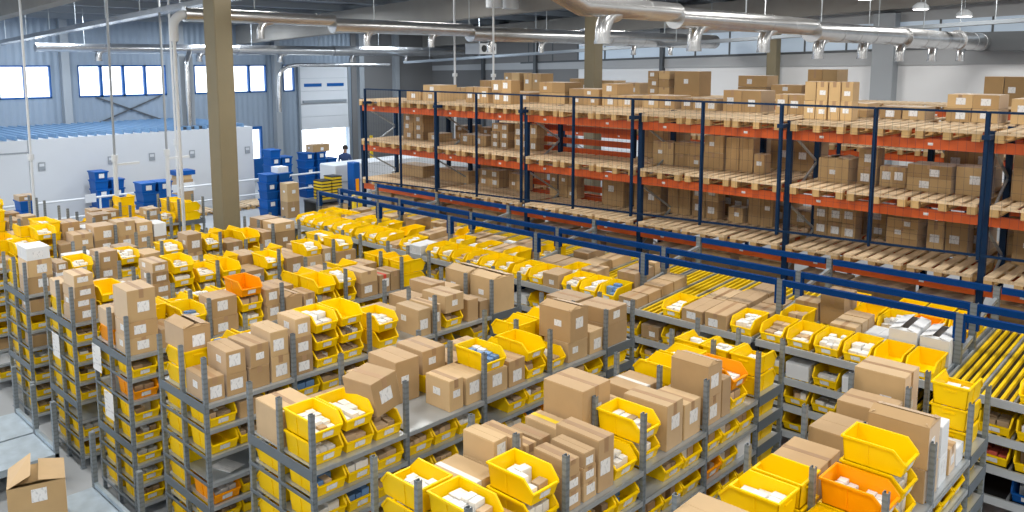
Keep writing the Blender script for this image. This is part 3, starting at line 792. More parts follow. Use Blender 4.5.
# ------------------------------------------------------------------ safety fence in front of the rack
fx = [-.08, -1.43, -2.79, -4.17, -5.54, -6.87, -8.24, -9.55, -10.86, -12.12, -13.38, -14.6, -15.9]
t = tag(empty('mesh_fence', (fx[-1], 11.66, 2.5)), 'tall dark blue wire mesh fence on the face of the front rack', 'fence'); fo = fx[-1]
fzb = lambda X: .22+.025*(X+2.8)
for k, X in enumerate(fx):
    w = .038 if k % 2 == 0 else .026
    po = put('post', MB().box(X-fo-w/2, X-fo+w/2, -.025, .025, fzb(X)-.06, 2.08).mesh('post', UBLUE), t)
    if k % 2 == 0:
        put('clamp', MB().bbox(X-fo-.05, X-fo+.05, -.04, .16, 1.72, 1.78, .004).mesh('clamp', UBLUE), po)
for k in range(len(fx)-1):
    a, b = fx[k+1]-fo+.02, fx[k]-fo-.02; za, zb = fzb(fx[k+1]), fzb(fx[k])
    mb = MB(); mb.box(a, b, -.018, .018, 2.055, 2.085); mb.bar((a, 0, za), (b, 0, zb), .03, .03); mb.box(a, a+.01, -.01, .01, za, 2.06); mb.box(b-.01, b, -.01, .01, zb, 2.06)
    put('panel_frame', mb.mesh('panel_frame', UBLUE), t)
    mb = MB(); n = 13
    for i in range(1, n): x = a+(b-a)*i/n; mb.box(x-.001, x+.001, -.001, .001, max(za, zb), 2.06)
    for i in range(1, 11): z = max(za, zb)+(2.05-max(za, zb))*i/11; mb.box(a, b, -.001, .001, z-.001, z+.001)
    put('wire_mesh', mb.mesh('wire_mesh', UBLUE), t)

# ------------------------------------------------------------------ the building
XL, XR, YF, YB = -33.5, 9.0, -8.0, 29.0
def roofz(x): return 6.95+.04*(x-XL)
struct('floor', MB().box(XL-.3, XR+.3, YF-.3, YB+.3, -.2, 0), FLOORM, 'grey concrete warehouse floor', 'floor')
zt0 = 9.2
# left wall with window openings
wins = [(6.9, 10.35), (11.29, 14.65), (15.84, 19.18), (20.02, 20.60)]
holes = [(a, b, 3.86, 5.08) for a, b in wins] + [(20.85, 23.5, .0, 2.05), (17.95, 18.85, 0, 2.35)]
cuts = sorted(set([YF, YB] + [q for h in holes for q in h[:2]]))
mb = MB()
for a, b in zip(cuts, cuts[1:]):
    zs = sorted([(h[2], h[3]) for h in holes if h[0] <= a and h[1] >= b]); z = 0
    for z0, z1 in zs:
        if z0 > z: mb.box(XL-.2, XL, a, b, z, z0)
        z = z1
    mb.box(XL-.2, XL, a, b, z, zt0)
struct('wall_left', mb, WALLC, 'blue-grey corrugated wall with high windows')
for n, (a, b) in enumerate(wins):
    t = tag(empty('window_%d' % (n+1), (XL, (a+b)/2, 3.86)), 'bright high window in a blue frame, %s along the cladding wall' % ORD[n], 'window', kind='structure')
    h = 1.22; w = (b-a)/2; k = max(1, round((b-a)/.84))
    mb = MB(); mb.box(-.12, .03, -w, w, 0, .06); mb.box(-.12, .03, -w, w, h-.06, h)
    for i in range(k+1):
        y = -w+2*w*i/k; mb.box(-.12, .03, max(-w, y-.045), min(w, y+.045), 0, h)
    mb.build('window_frame', FBLUE, t)
    MB().box(-.06, -.05, -w+.04, w-.04, .05, h-.05).build('window_glass', GLASS, t)
t = tag(empty('door_1', (XL, 18.4, 0)), 'narrow blue-framed glazed door in the cladding wall', 'door', kind='structure')
mb = MB(); mb.box(-.1, .05, -.45, -.37, 0, 2.35); mb.box(-.1, .05, .37, .45, 0, 2.35); mb.box(-.1, .05, -.37, .37, 2.22, 2.35); mb.box(-.1, .05, -.37, .37, 0, .9); mb.build('door_frame', FBLUE, t)
MB().box(-.05, -.04, -.37, .37, .9, 2.22).build('door_glass', GLASS, t)
t = tag(empty('door_2', (XL, 22.17, 0)), 'tall sectional loading door raised part way above a bright opening', 'door', kind='structure')
mb = MB()
for i in range(5): mb.box(.0, .06, -1.33, 1.33, 2.05+.6*i, 2.05+.6*i+.59)
mb.build('door_panel', WPANEL, t)
mb = MB(); mb.box(.06, .075, -1.1, -.15, 4.05, 4.2); mb.box(.06, .075, .15, 1.1, 4.05, 4.2); mb.build('door_window', FBLUE, t)
mb = MB(); mb.box(.0, .12, -1.42, -1.33, 0, 5.1); mb.box(0, .12, 1.33, 1.42, 0, 5.1); mb.box(.06, .14, -1.2, 1.2, 3.3, 3.42); mb.build('door_frame', FBLUE if False else PURL, t)
# back wall: grey above, pale below, translucent strip following the roof slope
mb = MB(); mb.box(XL, XR, YB, YB+.2, 0, 5.5); struct('wall_back', mb, WALLW, 'pale grey back wall behind the racks')
mb = MB(); mb.hexa([(XL,YB-.05,4.75),(XR,YB-.05,5.35),(XR,YB+.2,5.35),(XL,YB+.2,4.75),(XL,YB-.05,5.0),(XR,YB-.05,5.0+.0265*(XR-XL)),(XR,YB+.2,5.0+.0265*(XR-XL)),(XL,YB+.2,5.0)])
struct('wall_upper_back', mb, WALLB, 'grey upper band of the back wall')
mb = MB(); k = .0265*(XR-XL); mb.hexa([(-27,YB-.02,5.17),(XR,YB-.02,5.0+k),(XR,YB+.2,5.0+k),(-27,YB+.2,5.17),(-27,YB-.02,6.05),(XR,YB-.02,5.9+k),(XR,YB+.2,5.9+k),(-27,YB+.2,6.05)])
struct('window_5', mb, STRIP, 'long translucent glazing strip high on the back wall', 'window')
mb = MB()
for i in range(24): x = -26.5+1.5*i; z = 5.0+.0265*(x-XL); mb.box(x-.03, x+.03, YB-.05, YB, z, z+.9)
mb.hexa([(-27,YB-.08,5.12),(XR,YB-.08,4.95+k),(XR,YB,4.95+k),(-27,YB,5.12),(-27,YB-.08,5.2),(XR,YB-.08,5.03+k),(XR,YB,5.03+k),(-27,YB,5.2)])
struct('trim_1', mb, GREY, 'dark bars and sill of the glazing strip', 'trim')
mb = MB(); mb.box(XL, XR, YB, YB+.2, 5.6, 9.5); mb.box(XL, -26.9, YB, YB+.2, 4.9, 5.6); struct('wall_top_back', mb, WALLB, 'dim wall above the glazing strip')
struct('wall_right', MB().box(XR, XR+.2, YF, YB, 0, 9.5), WALLW, 'pale side wall outside the view')
struct('wall_front', MB().box(XL, XR, YF-.2, YF, 0, 9.5), WALLW, 'pale wall behind the viewpoint')
mb = MB(); z0, z1 = roofz(XL), roofz(XR)
mb.hexa([(XL,YF,z0),(XR,YF,z1),(XR,YB,z1),(XL,YB,z0),(XL,YF,z0+.15),(XR,YF,z1+.15),(XR,YB,z1+.15),(XL,YB,z0+.15)])
struct('ceiling', mb, ROOFM, 'dark sloping steel roof deck', 'ceiling')
# purlins along y
for i in range(14):
    x = XL+.8+i*2.4; z = roofz(x)
    tag(MB().box(x-.05, x+.05, YF, YB, z-.22, z-.01).build('ceiling_purlin', PURL), 'steel purlin under the roof, %s from the window wall' % ORD[i], 'beam', 'roof purlins', 'structure')
for n, Y in enumerate((7.4, 18.0, 28.5)):
    mb = MB(); a, b = XL, 4.0; gd = .70 if n == 0 else .98
    mb.hexa([(a,Y-.2,roofz(a)-gd),(b,Y-.2,roofz(b)-gd),(b,Y+.2,roofz(b)-gd),(a,Y+.2,roofz(a)-gd),(a,Y-.2,roofz(a)-.2),(b,Y-.2,roofz(b)-.2),(b,Y+.2,roofz(b)-.2),(a,Y+.2,roofz(a)-.2)])
    tag(mb.build('ceiling_beam', GIRD), 'deep beige concrete girder under the roof, %s from the viewpoint' % ORD[n], 'beam', 'roof girders', 'structure')
for n, (X, Y) in enumerate(((-14.62, 7.42), (-14.1, 18.05), (-13.9, 28.4))):
    mb = MB(); w = .185; c = .02
    mb.prism([(-w+c,-w),(w-c,-w),(w,-w+c),(w,w-c),(w-c,w),(-w+c,w),(-w,w-c),(-w,-w+c)], 0, roofz(X)-(.69 if n == 0 else .97), 'z')
    o = mb.build('column', COLM, None, (X, Y, 0)); o.rotation_euler = (0, 0, .1 if n == 0 else 0)
    tag(o, 'square olive-brown column, %s from the viewpoint' % ORD[n], 'column', 'columns', 'structure')
# steel wall columns on the cladding wall, and cross braces
for n, Y in enumerate((10.8, 15.2, 19.6, 24.2, 26.4)):
    tag(MB().box(0, .3, -.14, .14, 0, roofz(XL)-.1).build('column', SIGN, None, (XL, Y, 0)), 'slim grey steel column against the cladding wall, %s along' % ORD[n], 'column', 'wall columns', 'structure')
mb = MB(); mb.bar((XL+.06, 11.9, 2.85), (XL+.06, 14.4, 3.85), .05, .05); mb.bar((XL+.06, 14.4, 2.85), (XL+.06, 11.9, 3.85), .05, .05)
tag(mb.build('cross_brace', GREY), 'dark diagonal wind brace on the cladding wall under the windows', 'brace')
for n, X in enumerate((-29.5, -26.0, -22.5, -19.0)):
    tag(MB().box(-.08, .08, -.2, 0, 0, 6.6).build('column', GREY, None, (X, YB, 0)), 'dark steel post on the back wall, %s from the corner' % ORD[n], 'column', 'back wall posts', 'structure')
tag(MB().box(-.35, .35, -.5, 0, 0, 6.8).build('column', SIGN, None, (-10.1, YB, 0)), 'grey boxed post on the back wall near the long duct', 'column', None, 'structure')
# partition box in front of the window wall
struct('wall_partition', MB().box(XL, -28.3, -2.0, 15.55, 0, 2.8), WPANEL, 'white flat-roofed office partition below the windows')
mb = MB()
for i in range(60): y = -1.9+i*.29; mb.box(XL+.1, -28.35, y-.028, y+.028, 2.8, 2.93)
struct('trim_2', mb, mat('joist_blue', (.17, .31, .50), .5), 'blue steel joists across the partition roof', 'trim')
mb = MB(); mb.box(0, .02, 7.0, 7.95, 2.40, 2.44); mb.box(0, .02, 7.95, 8.0, 0, 2.8); o = mb.build('trim_3', SIGN, None, (-28.3, 0, 0)); tag(o, 'grey panel joint strips on the partition', 'trim', kind='structure')
for n, (y, z) in enumerate(((8.3, 1.95), (10.39, 1.97), (11.74, 1.97), (13.16, 1.96), (15.3, 1.93))):
    o = empty('wall_sign', (-28.28, y, z)); tag(o, 'small grey notice on the white partition, %s from the picture edge' % ORD[n], 'sign', 'partition notices')
    MB().bbox(-.01, .01, -.10, .10, -.13, .13, .004).build('plate', SIGN, o); MB().box(.011, .014, -.07, .07, .0, .09).build('sheet', WPANEL, o)

struct('wall_corner', MB().box(XL, XL+.04, 23.75, YB, 0, 6.6).box(XL, -23.5, YB-.04, YB, 0, 6.2), mat('dark_grey_cladding', (.17, .172, .175), .6), 'dark grey cladding in the far corner behind the racks')
t = tag(empty('ventilation_shaft', (-29.2, 13.4, 2.8)), 'grey upright ventilation shaft standing on the white partition roof', 'shaft')
MB().bbox(-.3, .3, -.25, .25, .1, 2.6, .01).build('shaft_body', SIGN, t); MB().tube([(.45, -.05, .1), (.45, -.05, 2.3), (.4, .0, 2.5), (.2, .2, 2.75)], .09, 12).build('pipe', ALU, t); MB().box(-.4, .6, -.35, .35, 0, .1).build('base', GREY, t)

# ------------------------------------------------------------------ ducts
def outlet(t, x, y, z, r, drop, m=ALU):
    mb = MB(); pts = []
    for k in range(7):
        a = PI/2*k/6; pts.append((x, y-drop*.5*math.sin(a), z-drop*.62*(1-math.cos(a))))
    pts.append((x, pts[-1][1], pts[-1][2]-drop*.28))
    pts.insert(0, (x, y+drop*.25, z+.02))
    mb.tube(pts, r, 14, caps=False)
    mb.tube([(x, pts[-1][1], pts[-1][2]+.03), (x, pts[-1][1], pts[-1][2]-.02)], r*1.1, 14, caps=False)
    mb.build('outlet', m, t)
def duct(name, lab, X, z0, segs, outs, r_out):
    t = tag(empty(name, (X, segs[0][0], z0)), lab, 'duct'); y0 = segs[0][0]
    for (a, b, ra, zz) in segs:
        za = zz+(1.0 if a == 5.5 else 0); MB().tube([(0, a-y0, za-z0), (0, min(b, 8.7 if a == 5.5 else b)-y0, zz-z0), (0, b-y0+.01, zz-z0)], ra, 20).build('duct_section', ALU, t)
        MB().tube([(0, a-y0-.03, za-z0), (0, a-y0+.03, za-z0)], ra*1.09, 20).build('duct_collar', ALU, t)
        k = a+(3.8 if a == 5.5 else 1.2)
        while k < b-.1: MB().tube([(0, k-y0-.008, zz-z0), (0, k-y0+.008, zz-z0)], ra*1.02, 20).build('duct_band', ALU, t); k += .9
    for y in outs:
        ra, zz = [(s[2], s[3]) for s in segs if s[0] <= y][-1]
        outlet(t, 0, y-y0, zz-z0-ra*.7, r_out, .42 if X > -10 else .36)
    y = segs[0][0]+1.5
    while y < segs[-1][1]: MB().tube([(0, y-y0, 0), (0, y-y0, roofz(X)-z0-.1)], .012, 6).build('hanger_rod', STEEL, t); y += 3.1
    return t
t1 = duct('air_duct', 'large galvanised air duct crossing high above the racks', -7.0, 5.9, [(5.5, 11.0, .145, 5.95), (11.0, 15.9, .162, 5.88), (15.9, 21.0, .20, 5.80), (21.0, 25.4, .24, 5.78), (25.4, 28.2, .26, 5.80)], [9.37, 11.75, 14.1, 16.43, 18.75, 21.1, 23.5, 26.0], .11)
MB().box(-.45, 1.6, 22.4, 23.3, -.36, .2).build('plenum', GREY, t1)
t2 = duct('air_duct', 'long thin galvanised air duct leading away above the shelving', -16.0, 6.0, [(7.45, 10.9, .135, 6.13), (10.9, 15.2, .165, 6.03), (15.2, 20.0, .20, 5.95), (20.0, 27.8, .25, 5.95)], [9.25, 12.0, 14.0, 16.1, 18.2, 20.5, 22.8, 25.0], .08)
mb = MB(); pts = [(0, .0, .13)] + [(0, -.25*math.sin(PI/2*k/6), .13-.25*(1-math.cos(PI/2*k/6))) for k in range(1, 7)] + [(0, -.25, -.4)]
mb.tube(pts, .09, 14); mb.tube([(0, -.25, -.38), (0, -.25, -6.0)], .035, 10); mb.build('drop_pipe', PIPEW, t2)
t3 = duct('air_duct', 'far galvanised air duct running along the window wall', -30.0, 5.67, [(8.9, 11.2, .14, 5.68), (11.2, 16.0, .17, 5.67), (16.0, 20.4, .19, 5.67), (20.4, 28.8, .21, 5.67)], [11.0, 14.6, 18.0, 21.5, 24.5], .11)
# drop duct by the sectional door
mb = MB(); mb.tube([(-.9, 15.2, -.62), (-.9, 10.2, -.6), (-.9, 9.75, -.68), (-.9, 9.5, -.85), (-.9, 9.4, -1.1), (-.9, 9.35, -2.55)], .085, 12); mb.build('drop_pipe', ALU, t3)
# cable trays
def tray(a, b, w, h, m, lab):
    t = tag(empty('cable_tray', a), lab, 'cable tray', 'cable trays'); d = Vector(b)-Vector(a); s = Vector((-d.y, d.x, 0)).normalized()*w/2
    MB().bar(s, d+s, .03, h).build('side_rail', m, t); MB().bar(-s, d-s, .03, h).build('side_rail', m, t)
    MB().bar(Vector((0, 0, -h*.4)), d+Vector((0, 0, -h*.4)), w, .012).build('tray_base', m, t)
    n = 9
    for i in range(n):
        p = d*(i+.5)/n; zz = roofz(a[0]+p.x)-a[2]-p.z-.05
        MB().tube([p, p+Vector((0, 0, zz))], .01, 6).build('hanger_rod', STEEL, t)
tray((-32.8, 8.5, 5.83), (-13.0, 8.5, 6.66), .30, .12, ALU, 'bright cable tray sloping up from the window wall past the olive column')
tray((-29.5, 24.0, 5.18), (-1.0, 24.0, 6.42), .35, .10, PURL, 'grey cable tray running along under the roof over the far racks')
# hanging white service pipes
for n, (p, q) in enumerate((((-21.0, 5.97, 7.2), (-21.0, 5.93, .0)), ((-19.0, 7.1, 7.3), (-19.0, 7.03, .0)), ((-19.4, 8.42, 7.3), (-19.4, 8.40, .0)), ((-22.0, 9.8, 7.2), (-22.0, 9.8, .0)), ((-16.85, 15.4, 7.4), (-16.85, 15.4, 3.0)), ((-15.35, 15.4, 7.4), (-15.35, 15.4, 3.0)))):
    t = tag(empty('service_pipe', q), 'thin white hanging service pipe, %s from the picture edge' % ORD[n], 'pipe', 'hanging service pipes'); d = Vector(p)-Vector(q)
    m = d*.42
    MB().tube([(0, 0, 0), m], .05 if 0 < n < 3 else .035, 10).build('lower_pipe', PIPEW, t); MB().tube([m, d], .028, 8).build('upper_pipe', PIPEW if n in (0, 3, 4, 5) else SIGN, t)
    MB().tube([m-d*.01, m+d*.01], .07, 10).build('collar', PIPEW, t)
    if n in (1, 2): MB().bar(m*.95, m*.95+Vector((.1, .5, .02)), .06, .05).build('bracket_arm', PIPEW, t)
# pendant lamps at the far side, fan heater
for n, (x, y, z) in enumerate(((-9.0, 23.85, 6.95), (-8.3, 26.3, 6.75), (-7.4, 27.4, 6.55))):
    t = tag(empty('pendant_lamp', (x, y, z)), 'round white pendant lamp under the roof, %s from the olive columns' % ORD[n], 'lamp', 'pendant lamps')
    MB().tube([(0, 0, 0), (0, 0, .10), (0, 0, .2)], [.24, .22, .10], 18).build('lamp_shade', PIPEW, t); MB().tube([(0, 0, -.015), (0, 0, 0)], .2, 18).build('lamp_glass', LAMPE, t)
    MB().tube([(0, 0, .2), (0, 0, roofz(x)-z)], .012, 6).build('rod', STEEL, t)
t = tag(empty('fan_heater', (-22.6, 22.0, 5.5)), 'pale box-shaped fan heater hung under the roof', 'heater')
MB().bbox(-.4, .4, -.45, .45, 0, .4, .02).build('housing', PIPEW, t)
for y in (-.22, .22): MB().tube([(.4, y, .2), (.42, y, .2)], .13, 14).build('fan_grille', BLACK, t)
t = tag(empty('exhaust_unit', (-16.6, 17.0, 6.72)), 'twin white ventilation cylinders under the beige girder', 'ventilator')
for y in (-.3, .35): MB().tube([(0, y, 0), (0, y, .88)], .24, 16).build('cylinder', PIPEW, t)

# ------------------------------------------------------------------ things by the left wall
UT = MB(); UT.hexa([(-.26,-.18,0),(.26,-.18,0),(.26,.18,0),(-.26,.18,0),(-.29,-.2,.27),(.29,-.2,.27),(.29,.2,.27),(-.29,.2,.27)]); UT.box(-.31, .31, -.22, .22, .25, .29)
UTM = UT.mesh('blue_tote', BLU); TL = plabel_mesh(.16, .14)
TLM = bpy.data.meshes['paper_label']
def tote_stack(x, y, n, lab, lid=None, rz=0., zz=0.):
    for k in range(n):
        o = put('blue_tote', UTM, None, (x+random.uniform(-.015, .015), y+random.uniform(-.015, .015), zz+.29*k), random.uniform(-.03, .03)+rz)
        tag(o, 'blue plastic tote, %s up in the %s' % (ORD[k], lab), 'tote', 'stacked blue totes')
        if k % 2 == 1: put('paper_label', TL, o, (.292, 0, .15), 0)
tote_stack(-25.0, 6.85, 5, 'stack by the picture edge under a small carton')
carton('carton', (-25, 6.85, 1.452), 0, .4, .5, .14, '', 'small brown carton on the blue totes by the picture edge', 'cartons by the wall', bk)
tote_stack(-27.6, 9.72, 6, 'tall stack against the white partition')
tote_stack(-27.6, 10.2, 5, 'shorter stack against the white partition')
tote_stack(-24.0, 9.72, 6, 'double stack beside the white pipe, near half'); tote_stack(-24.0, 10.18, 6, 'double stack beside the white pipe, far half')
tote_stack(-24.6, 10.68, 4, 'low stack beside the double stack')
tote_stack(-25.0, 14.22, 5, 'front stack right of the olive column'); tote_stack(-25.0, 14.69, 5, 'front stack topped by brown cartons')
tote_stack(-27.0, 15.55, 7, 'tallest stack right of the partition'); tote_stack(-27.0, 16.03, 6, 'stack behind the tallest stack')
tote_stack(-27.5, 17.3, 6, 'rear stack nearest the loading door'); tote_stack(-27.5, 17.85, 6, 'rear stack below a brown carton'); tote_stack(-27.5, 18.35, 5, 'rear stack farthest from the partition')
carton('carton', (-27.5, 17.85, 1.742), 0, .75, .5, .28, 'l', 'brown carton lying on top of the rear blue totes', 'cartons by the wall', bk)
carton('carton', (-25.0, 14.69, 1.452), 0, .4, .45, .2, 'wl', 'white carton on the front blue totes beyond the column', 'cartons by the wall', bk)
for n, (x, y, z, w, h) in enumerate(((-24.3, 14.62, .0, .45, .55), (-24.3, 14.62, .552, .45, .62), (-22.6, 7.2, .0, .6, .75), (-22.8, 7.9, .0, .5, .95), (-22.9, 7.6, .0, .35, .6), (-22.5, 6.5, .0, .5, .6), (-26.8, 18.7, .0, .4, 1.3))):
    if n < 2: MB
    carton('carton', (x, y, z), 0, w, .45, h, 'l', 'brown carton standing before the white partition, %s from the blue totes' % ORD[n], 'cartons by the wall', bk)
# pallets with goods against the partition
for n, (y) in enumerate((11.85, 12.75, 14.0, 14.9)):
    pallet((-27.2, y, .0), PI/2, 'wooden pallet on the floor against the white partition, %s along' % ORD[n], 'floor pallets by the partition')
t = tag(empty('stacked_parcels', (-27.3, 12.3, .147)), 'tall narrow brown parcel with a white label and blue top', 'parcel')
MB().bbox(-.3, .3, -.25, .25, 0, 1.1, .006).build('parcel_body', CARD, t); MB().bbox(-.3, .3, -.3, .35, 1.25, 1.4, .01).build('blue_lid', BLU, t); MB().bbox(-.28, .28, -.22, .22, 1.1, 1.25, .006).build('upper_wrap', CARDL, t)
put('paper_label', plabel_mesh(.4, .3), t, (.305, .1, .85))
# white guard rail
t = tag(empty('guard_rail', (-26.4, 5.0, 0)), 'long white tubular guard rail in front of the partition', 'railing')
MB().tube([(0, 0, 1.08), (0, 14.5, 1.08)], .035, 10).build('top_rail', PIPEW, t)
for i in range(8): MB().tube([(0, .3+2*i, 0), (0, .3+2*i, 1.08)], .035, 10).build('post', PIPEW, t)
MB().tube([(0, 0, .55), (0, 14.5, .55)], .03, 10).build('mid_rail', PIPEW, t)
for n, (y, z) in enumerate(((9.0, .95), (11.6, .95), (15.0, .98))):
    tag(MB().bbox(-.012, .012, -.16, .16, 0, .26, .003).build('rail_sign', WPANEL, None, (-26.33, y, z)), 'small white notice clipped to the white guard rail, %s along' % ORD[n], 'sign', 'rail notices')
# bench with yellow and black crates
t = tag(empty('work_bench', (-24.0, 15.95, 0)), 'dark steel bench below the yellow and black crates', 'bench')
MB().box(-.4, .4, -.74, .74, .46, .52).build('bench_top', GREY, t); MB().box(-.35, -.3, -.7, .7, .05, .46).build('back_panel', GREY, t)
for sx in (-.36, .36):
    for sy in (-.7, .7): MB().box(sx-.03, sx+.03, sy-.03, sy+.03, 0, .46).build('leg', GREY, t)
for s, y in enumerate((15.72, 16.15)):
    for k in range(6 if s == 0 else 7):
        o = empty('flat_crate', (-24.0, y, .522+.11*k)); tag(o, 'flat yellow crate with black rim, %s up in the %s stack on the bench' % (ORD[k], ORD[s]), 'crate', 'yellow crates on the bench')
        MB().box(-.25, .25, -.19, .19, 0, .075).build('crate_body', YBLK, o); MB().box(-.26, .26, -.2, .2, .075, .108).build('rim', BLACK, o)
carton('carton', (-23.9, 16.1, 0), 0, .8, .5, .3, '', 'brown carton on the floor under the dark bench', 'cartons by the wall', bk)
# blue machine post, white counter, yellow bollards, white conveyor housing
t = tag(empty('machine_column', (-24.0, 17.03, 0)), 'blue upright machine column near the loading door', 'machine')
MB().bbox(-.2, .2, -.14, .14, 0, 1.68, .02).build('housing', BLU, t); MB().bbox(.2, .22, -.07, .07, .6, 1.1, .004).build('orange_panel', ORA, t); MB().bbox(-.3, .3, -.3, .3, 0, .1, .01).build('base', GREY, t)
t = tag(empty('conveyor_housing', (-25.0, 19.2, 0)), 'long white conveyor housing beside the blue machine column', 'conveyor')
MB().bbox(-.5, .5, -2.6, 4.2, .95, 1.55, .03).build('hood', WPANEL, t); MB().bbox(-.42, .42, -2.5, 4.1, .1, .95, .02).build('lower_case', WPANEL, t); MB().box(-.45, .45, -2.5, 4.1, 0, .1).build('plinth', GREY, t)
for n, (x, y) in enumerate(((-23.0, 16.55), (-31.5, 23.4), (-22.7, 16.1))):
    t = tag(empty('bollard', (x, y, 0)), 'yellow safety bollard, %s from the bench' % ORD[n], 'bollard', 'yellow bollards')
    MB().tube([(0, 0, 0), (0, 0, 1.75 if n == 1 else .75)], .08, 14).build('tube', YBLK, t); MB().bbox(-.14, .14, -.14, .14, 0, .015, .004).build('base_plate', GREY, t)

# person at the loading door: one skinned body with hair and clothing colours
def person(loc, rz):
    verts = [(0,0,.95),(0,0,1.15),(0,0,1.38),(0,0,1.50),(0,.02,1.62),(0,.02,1.74),(0,.19,1.40),(.08,.24,1.15),(.25,.18,1.08),(0,-.19,1.40),(.05,-.25,1.14),(.22,-.2,1.05),(0,.09,.9),(.02,.1,.5),(0,.1,.08),(.14,.11,.04),(0,-.09,.9),(-.02,-.1,.5),(-.03,-.1,.08),(.11,-.11,.04)]
    edges = [(0,1),(1,2),(2,3),(3,4),(4,5),(2,6),(6,7),(7,8),(2,9),(9,10),(10,11),(0,12),(12,13),(13,14),(14,15),(0,16),(16,17),(17,18),(18,19)]
    rad = [.15,.15,.17,.06,.10,.085,.075,.05,.038,.075,.05,.038,.10,.07,.05,.04,.10,.07,.05,.04]
    me = bpy.data.meshes.new('person'); me.from_pydata(verts, edges, []); me.materials.append(PERS); me.materials.append(SKIN)
    o = put('person', me, None, loc, rz)
    sk = o.modifiers.new('Skin', 'SKIN'); o.modifiers.new('Sub', 'SUBSURF').levels = 1; o.modifiers['Sub'].render_levels = 1
    for i, v in enumerate(me.skin_vertices[0].data): v.radius = (rad[i], rad[i]*.9); v.use_root = i == 0
    bpy.context.view_layer.update()
    ev = o.evaluated_get(bpy.context.evaluated_depsgraph_get()); nm = bpy.data.meshes.new_from_object(ev)
    o.modifiers.clear(); o.data = nm
    nm.materials.clear(); nm.materials.append(PERS); nm.materials.append(SKIN)
    for p in nm.polygons:
        z = p.center.z; p.material_index = 1 if z > 1.52 or (p.center.x > .2 and z > .9) else 0
    mb = MB(); mb.tube([(-.02,.02,1.66),(-.025,.02,1.74),(-.02,.02,1.80),(-.01,.02,1.835)], [.112,.112,.085,.03], 12); h = mb.build('hair', HAIR, o)
    return o
tag(person((-28.0, 19.45, 0), -.6), 'person in dark blue work clothes standing before the bright loading door behind the conveyor', 'person')
t = tag(empty('pallet_truck', (-29.5, 19.3, 0)), 'low blue pallet truck parked before the bright loading door', 'truck')
MB().bbox(-.35, .35, -.5, .4, .1, 1.0, .05).build('body', BLU, t); MB().bbox(-.25, .25, -.3, .1, 1.0, 1.35, .04).build('mast_cover', BLU, t)
for y in (-.2, .2): MB().box(.35, 1.2, y-.07, y+.07, .06, .12).build('fork', GREY, t)
for y in (-.35, .3): MB().tube([(-.37, y, .1), (.37, y, .1)], .1, 14).build('wheel', BLACK, t)

# ------------------------------------------------------------------ camera
cam = bpy.data.cameras.new('camera'); co = bpy.data.objects.new('camera', cam); COL.objects.link(co)
F0 = 820.; PITCH = math.atan(108/820.); AZ = math.atan(788/827.)
cam.sensor_fit = 'HORIZONTAL'; cam.sensor_width = 36.; cam.lens = 36.*F0/1024; cam.shift_y = -86/1024; cam.clip_end = 200
co.location = (0, 0, 5.2); co.rotation_euler = (PI/2-PITCH, 0, AZ)
SC.camera = co

# ------------------------------------------------------------------ keep what shows as objects, merge the unseen rest of a kind
bpy.context.view_layer.update()
def world(o):
    m = Matrix.LocRotScale(o.location, o.rotation_euler, o.scale)
    return (world(o.parent) @ m) if o.parent else m
owner = {}
for i, q in enumerate(REG):
    owner[q['o'].name] = i
vs, ps, own = [], [], []
for o in bpy.data.objects:
    if o.type != 'MESH' or 'glass' in o.name: continue
    mw = world(o); b = len(vs); vs.extend(mw @ v.co for v in o.data.vertices)
    root = o
    while root.parent: root = root.parent
    i = owner.get(root.name, -1)
    for p in o.data.polygons: ps.append([b+k for k in p.vertices]); own.append(i)
bvh = BVHTree.FromPolygons(vs, ps)
M = world(co).to_3x3(); W, H_ = 640, 320
for j in range(H_):
    for i in range(W):
        x = (i+.5)*1024/W; y = (j+.5)*512/H_
        d = M @ Vector((x-512, 170-y, -F0)); d.normalize()
        h = bvh.ray_cast(co.location, d)
        if h[2] is not None and own[h[2]] >= 0: REG[own[h[2]]]['hits'] += 1
del bvh, vs, ps, own
STUFFN = {'picking_bin': ('picking_bins', 'further yellow picking bins set deep inside the shelving rows', 'bins'), 'carton': ('cartons', 'further brown cartons hidden deep among the shelving rows', 'boxes'),
          'packet': ('packets', 'further small packets heaped inside the many yellow bins', 'packets'), 'shipping_carton': ('shipping_cartons', 'further brown cartons deep inside the pallet racks', 'boxes')}
LIMIT = {'picking_bin': 300, 'carton': 300, 'packet': 300, 'shipping_carton': 290}
CULL = {}
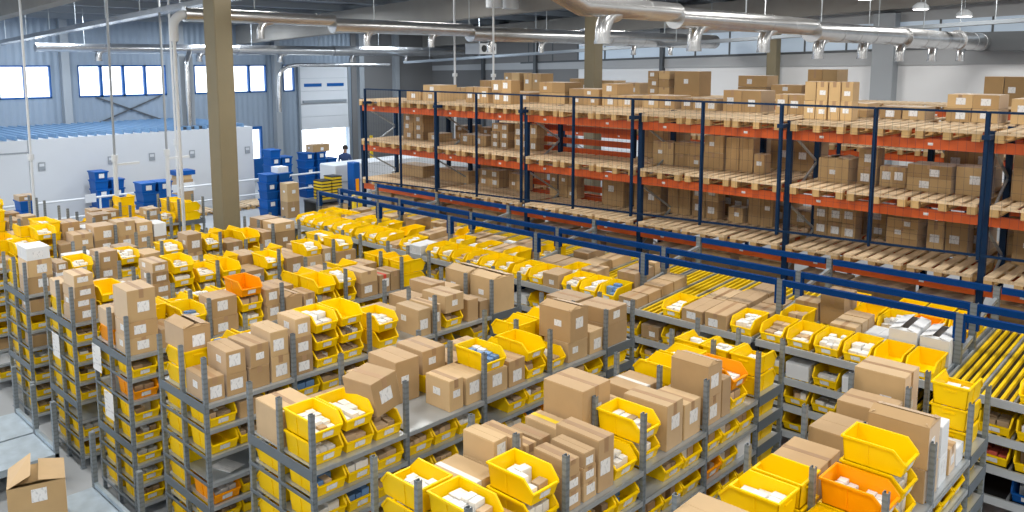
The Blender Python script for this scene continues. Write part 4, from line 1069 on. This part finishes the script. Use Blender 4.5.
for kn in STUFFN:
    L = sorted([q for q in REG if q['k'] == kn], key=lambda q: -q['hits'])
    keep = [q for q in L[:LIMIT[kn]] if q['hits'] > 0]; rest = L[len(keep):]
    CULL[kn] = (len(L), len(keep), sum(q['hits'] > 0 for q in L))
    for q in keep: tag(q['o'], q['label'], q['cat'], q['group'])
    sv, sf, sm, mats = [], [], [], []
    for q in rest:
        for o in [q['o']] + list(q['o'].children):
            mw = world(o); b = len(sv); sv.extend(tuple(mw @ v.co) for v in o.data.vertices)
            mi = []
            for m in o.data.materials:
                if m not in mats: mats.append(m)
                mi.append(mats.index(m))
            for p in o.data.polygons: sf.append([b+k for k in p.vertices]); sm.append(mi[p.material_index])
        for o in list(q['o'].children): bpy.data.objects.remove(o)
        bpy.data.objects.remove(q['o'])
    if sv:
        me = bpy.data.meshes.new(STUFFN[kn][0]); me.from_pydata(sv, [], sf)
        for m in mats: me.materials.append(m)
        me.polygons.foreach_set('material_index', sm); me.update()
        o = put(STUFFN[kn][0], me); tag(o, STUFFN[kn][1], STUFFN[kn][2], None, 'stuff')
print('CULL', CULL)

# ------------------------------------------------------------------ light
w = bpy.data.worlds.new('daylight'); SC.world = w; w.use_nodes = True
w.node_tree.nodes['Background'].inputs[0].default_value = (.86, .93, 1, 1); w.node_tree.nodes['Background'].inputs[1].default_value = 3.0
def area(x, y, z, sx, sy, e, c):
    l = bpy.data.lights.new('ceiling_light', 'AREA'); l.shape = 'RECTANGLE'; l.size = sx; l.size_y = sy; l.energy = e; l.color = c
    o = bpy.data.objects.new('ceiling_light', l); COL.objects.link(o); o.location = (x, y, z); return o
for X in (-30, -24, -18, -12, -6, 0, 5):
    for Y in (-4, 2.5, 9.5, 15.5, 23.5):
        cool = X < -20
        area(X, Y, roofz(X)-.35, 1.6, 1.6, (70 if Y == 15.5 else 240 if Y == 23.5 else 185) if X > -20 else 215, (.86, .93, 1) if cool else (1, .965, .91))
SC.view_settings.view_transform = 'Standard'; SC.view_settings.look = 'None'; SC.view_settings.gamma = 1.; SC.view_settings.use_curve_mapping = False
SC.view_settings.exposure = 0.25
SC.cycles.max_bounces = 6; SC.cycles.diffuse_bounces = 3; SC.cycles.glossy_bounces = 3; SC.cycles.transparent_max_bounces = 8; SC.cycles.sample_clamp_indirect = 6
SC.cycles.use_denoising = True
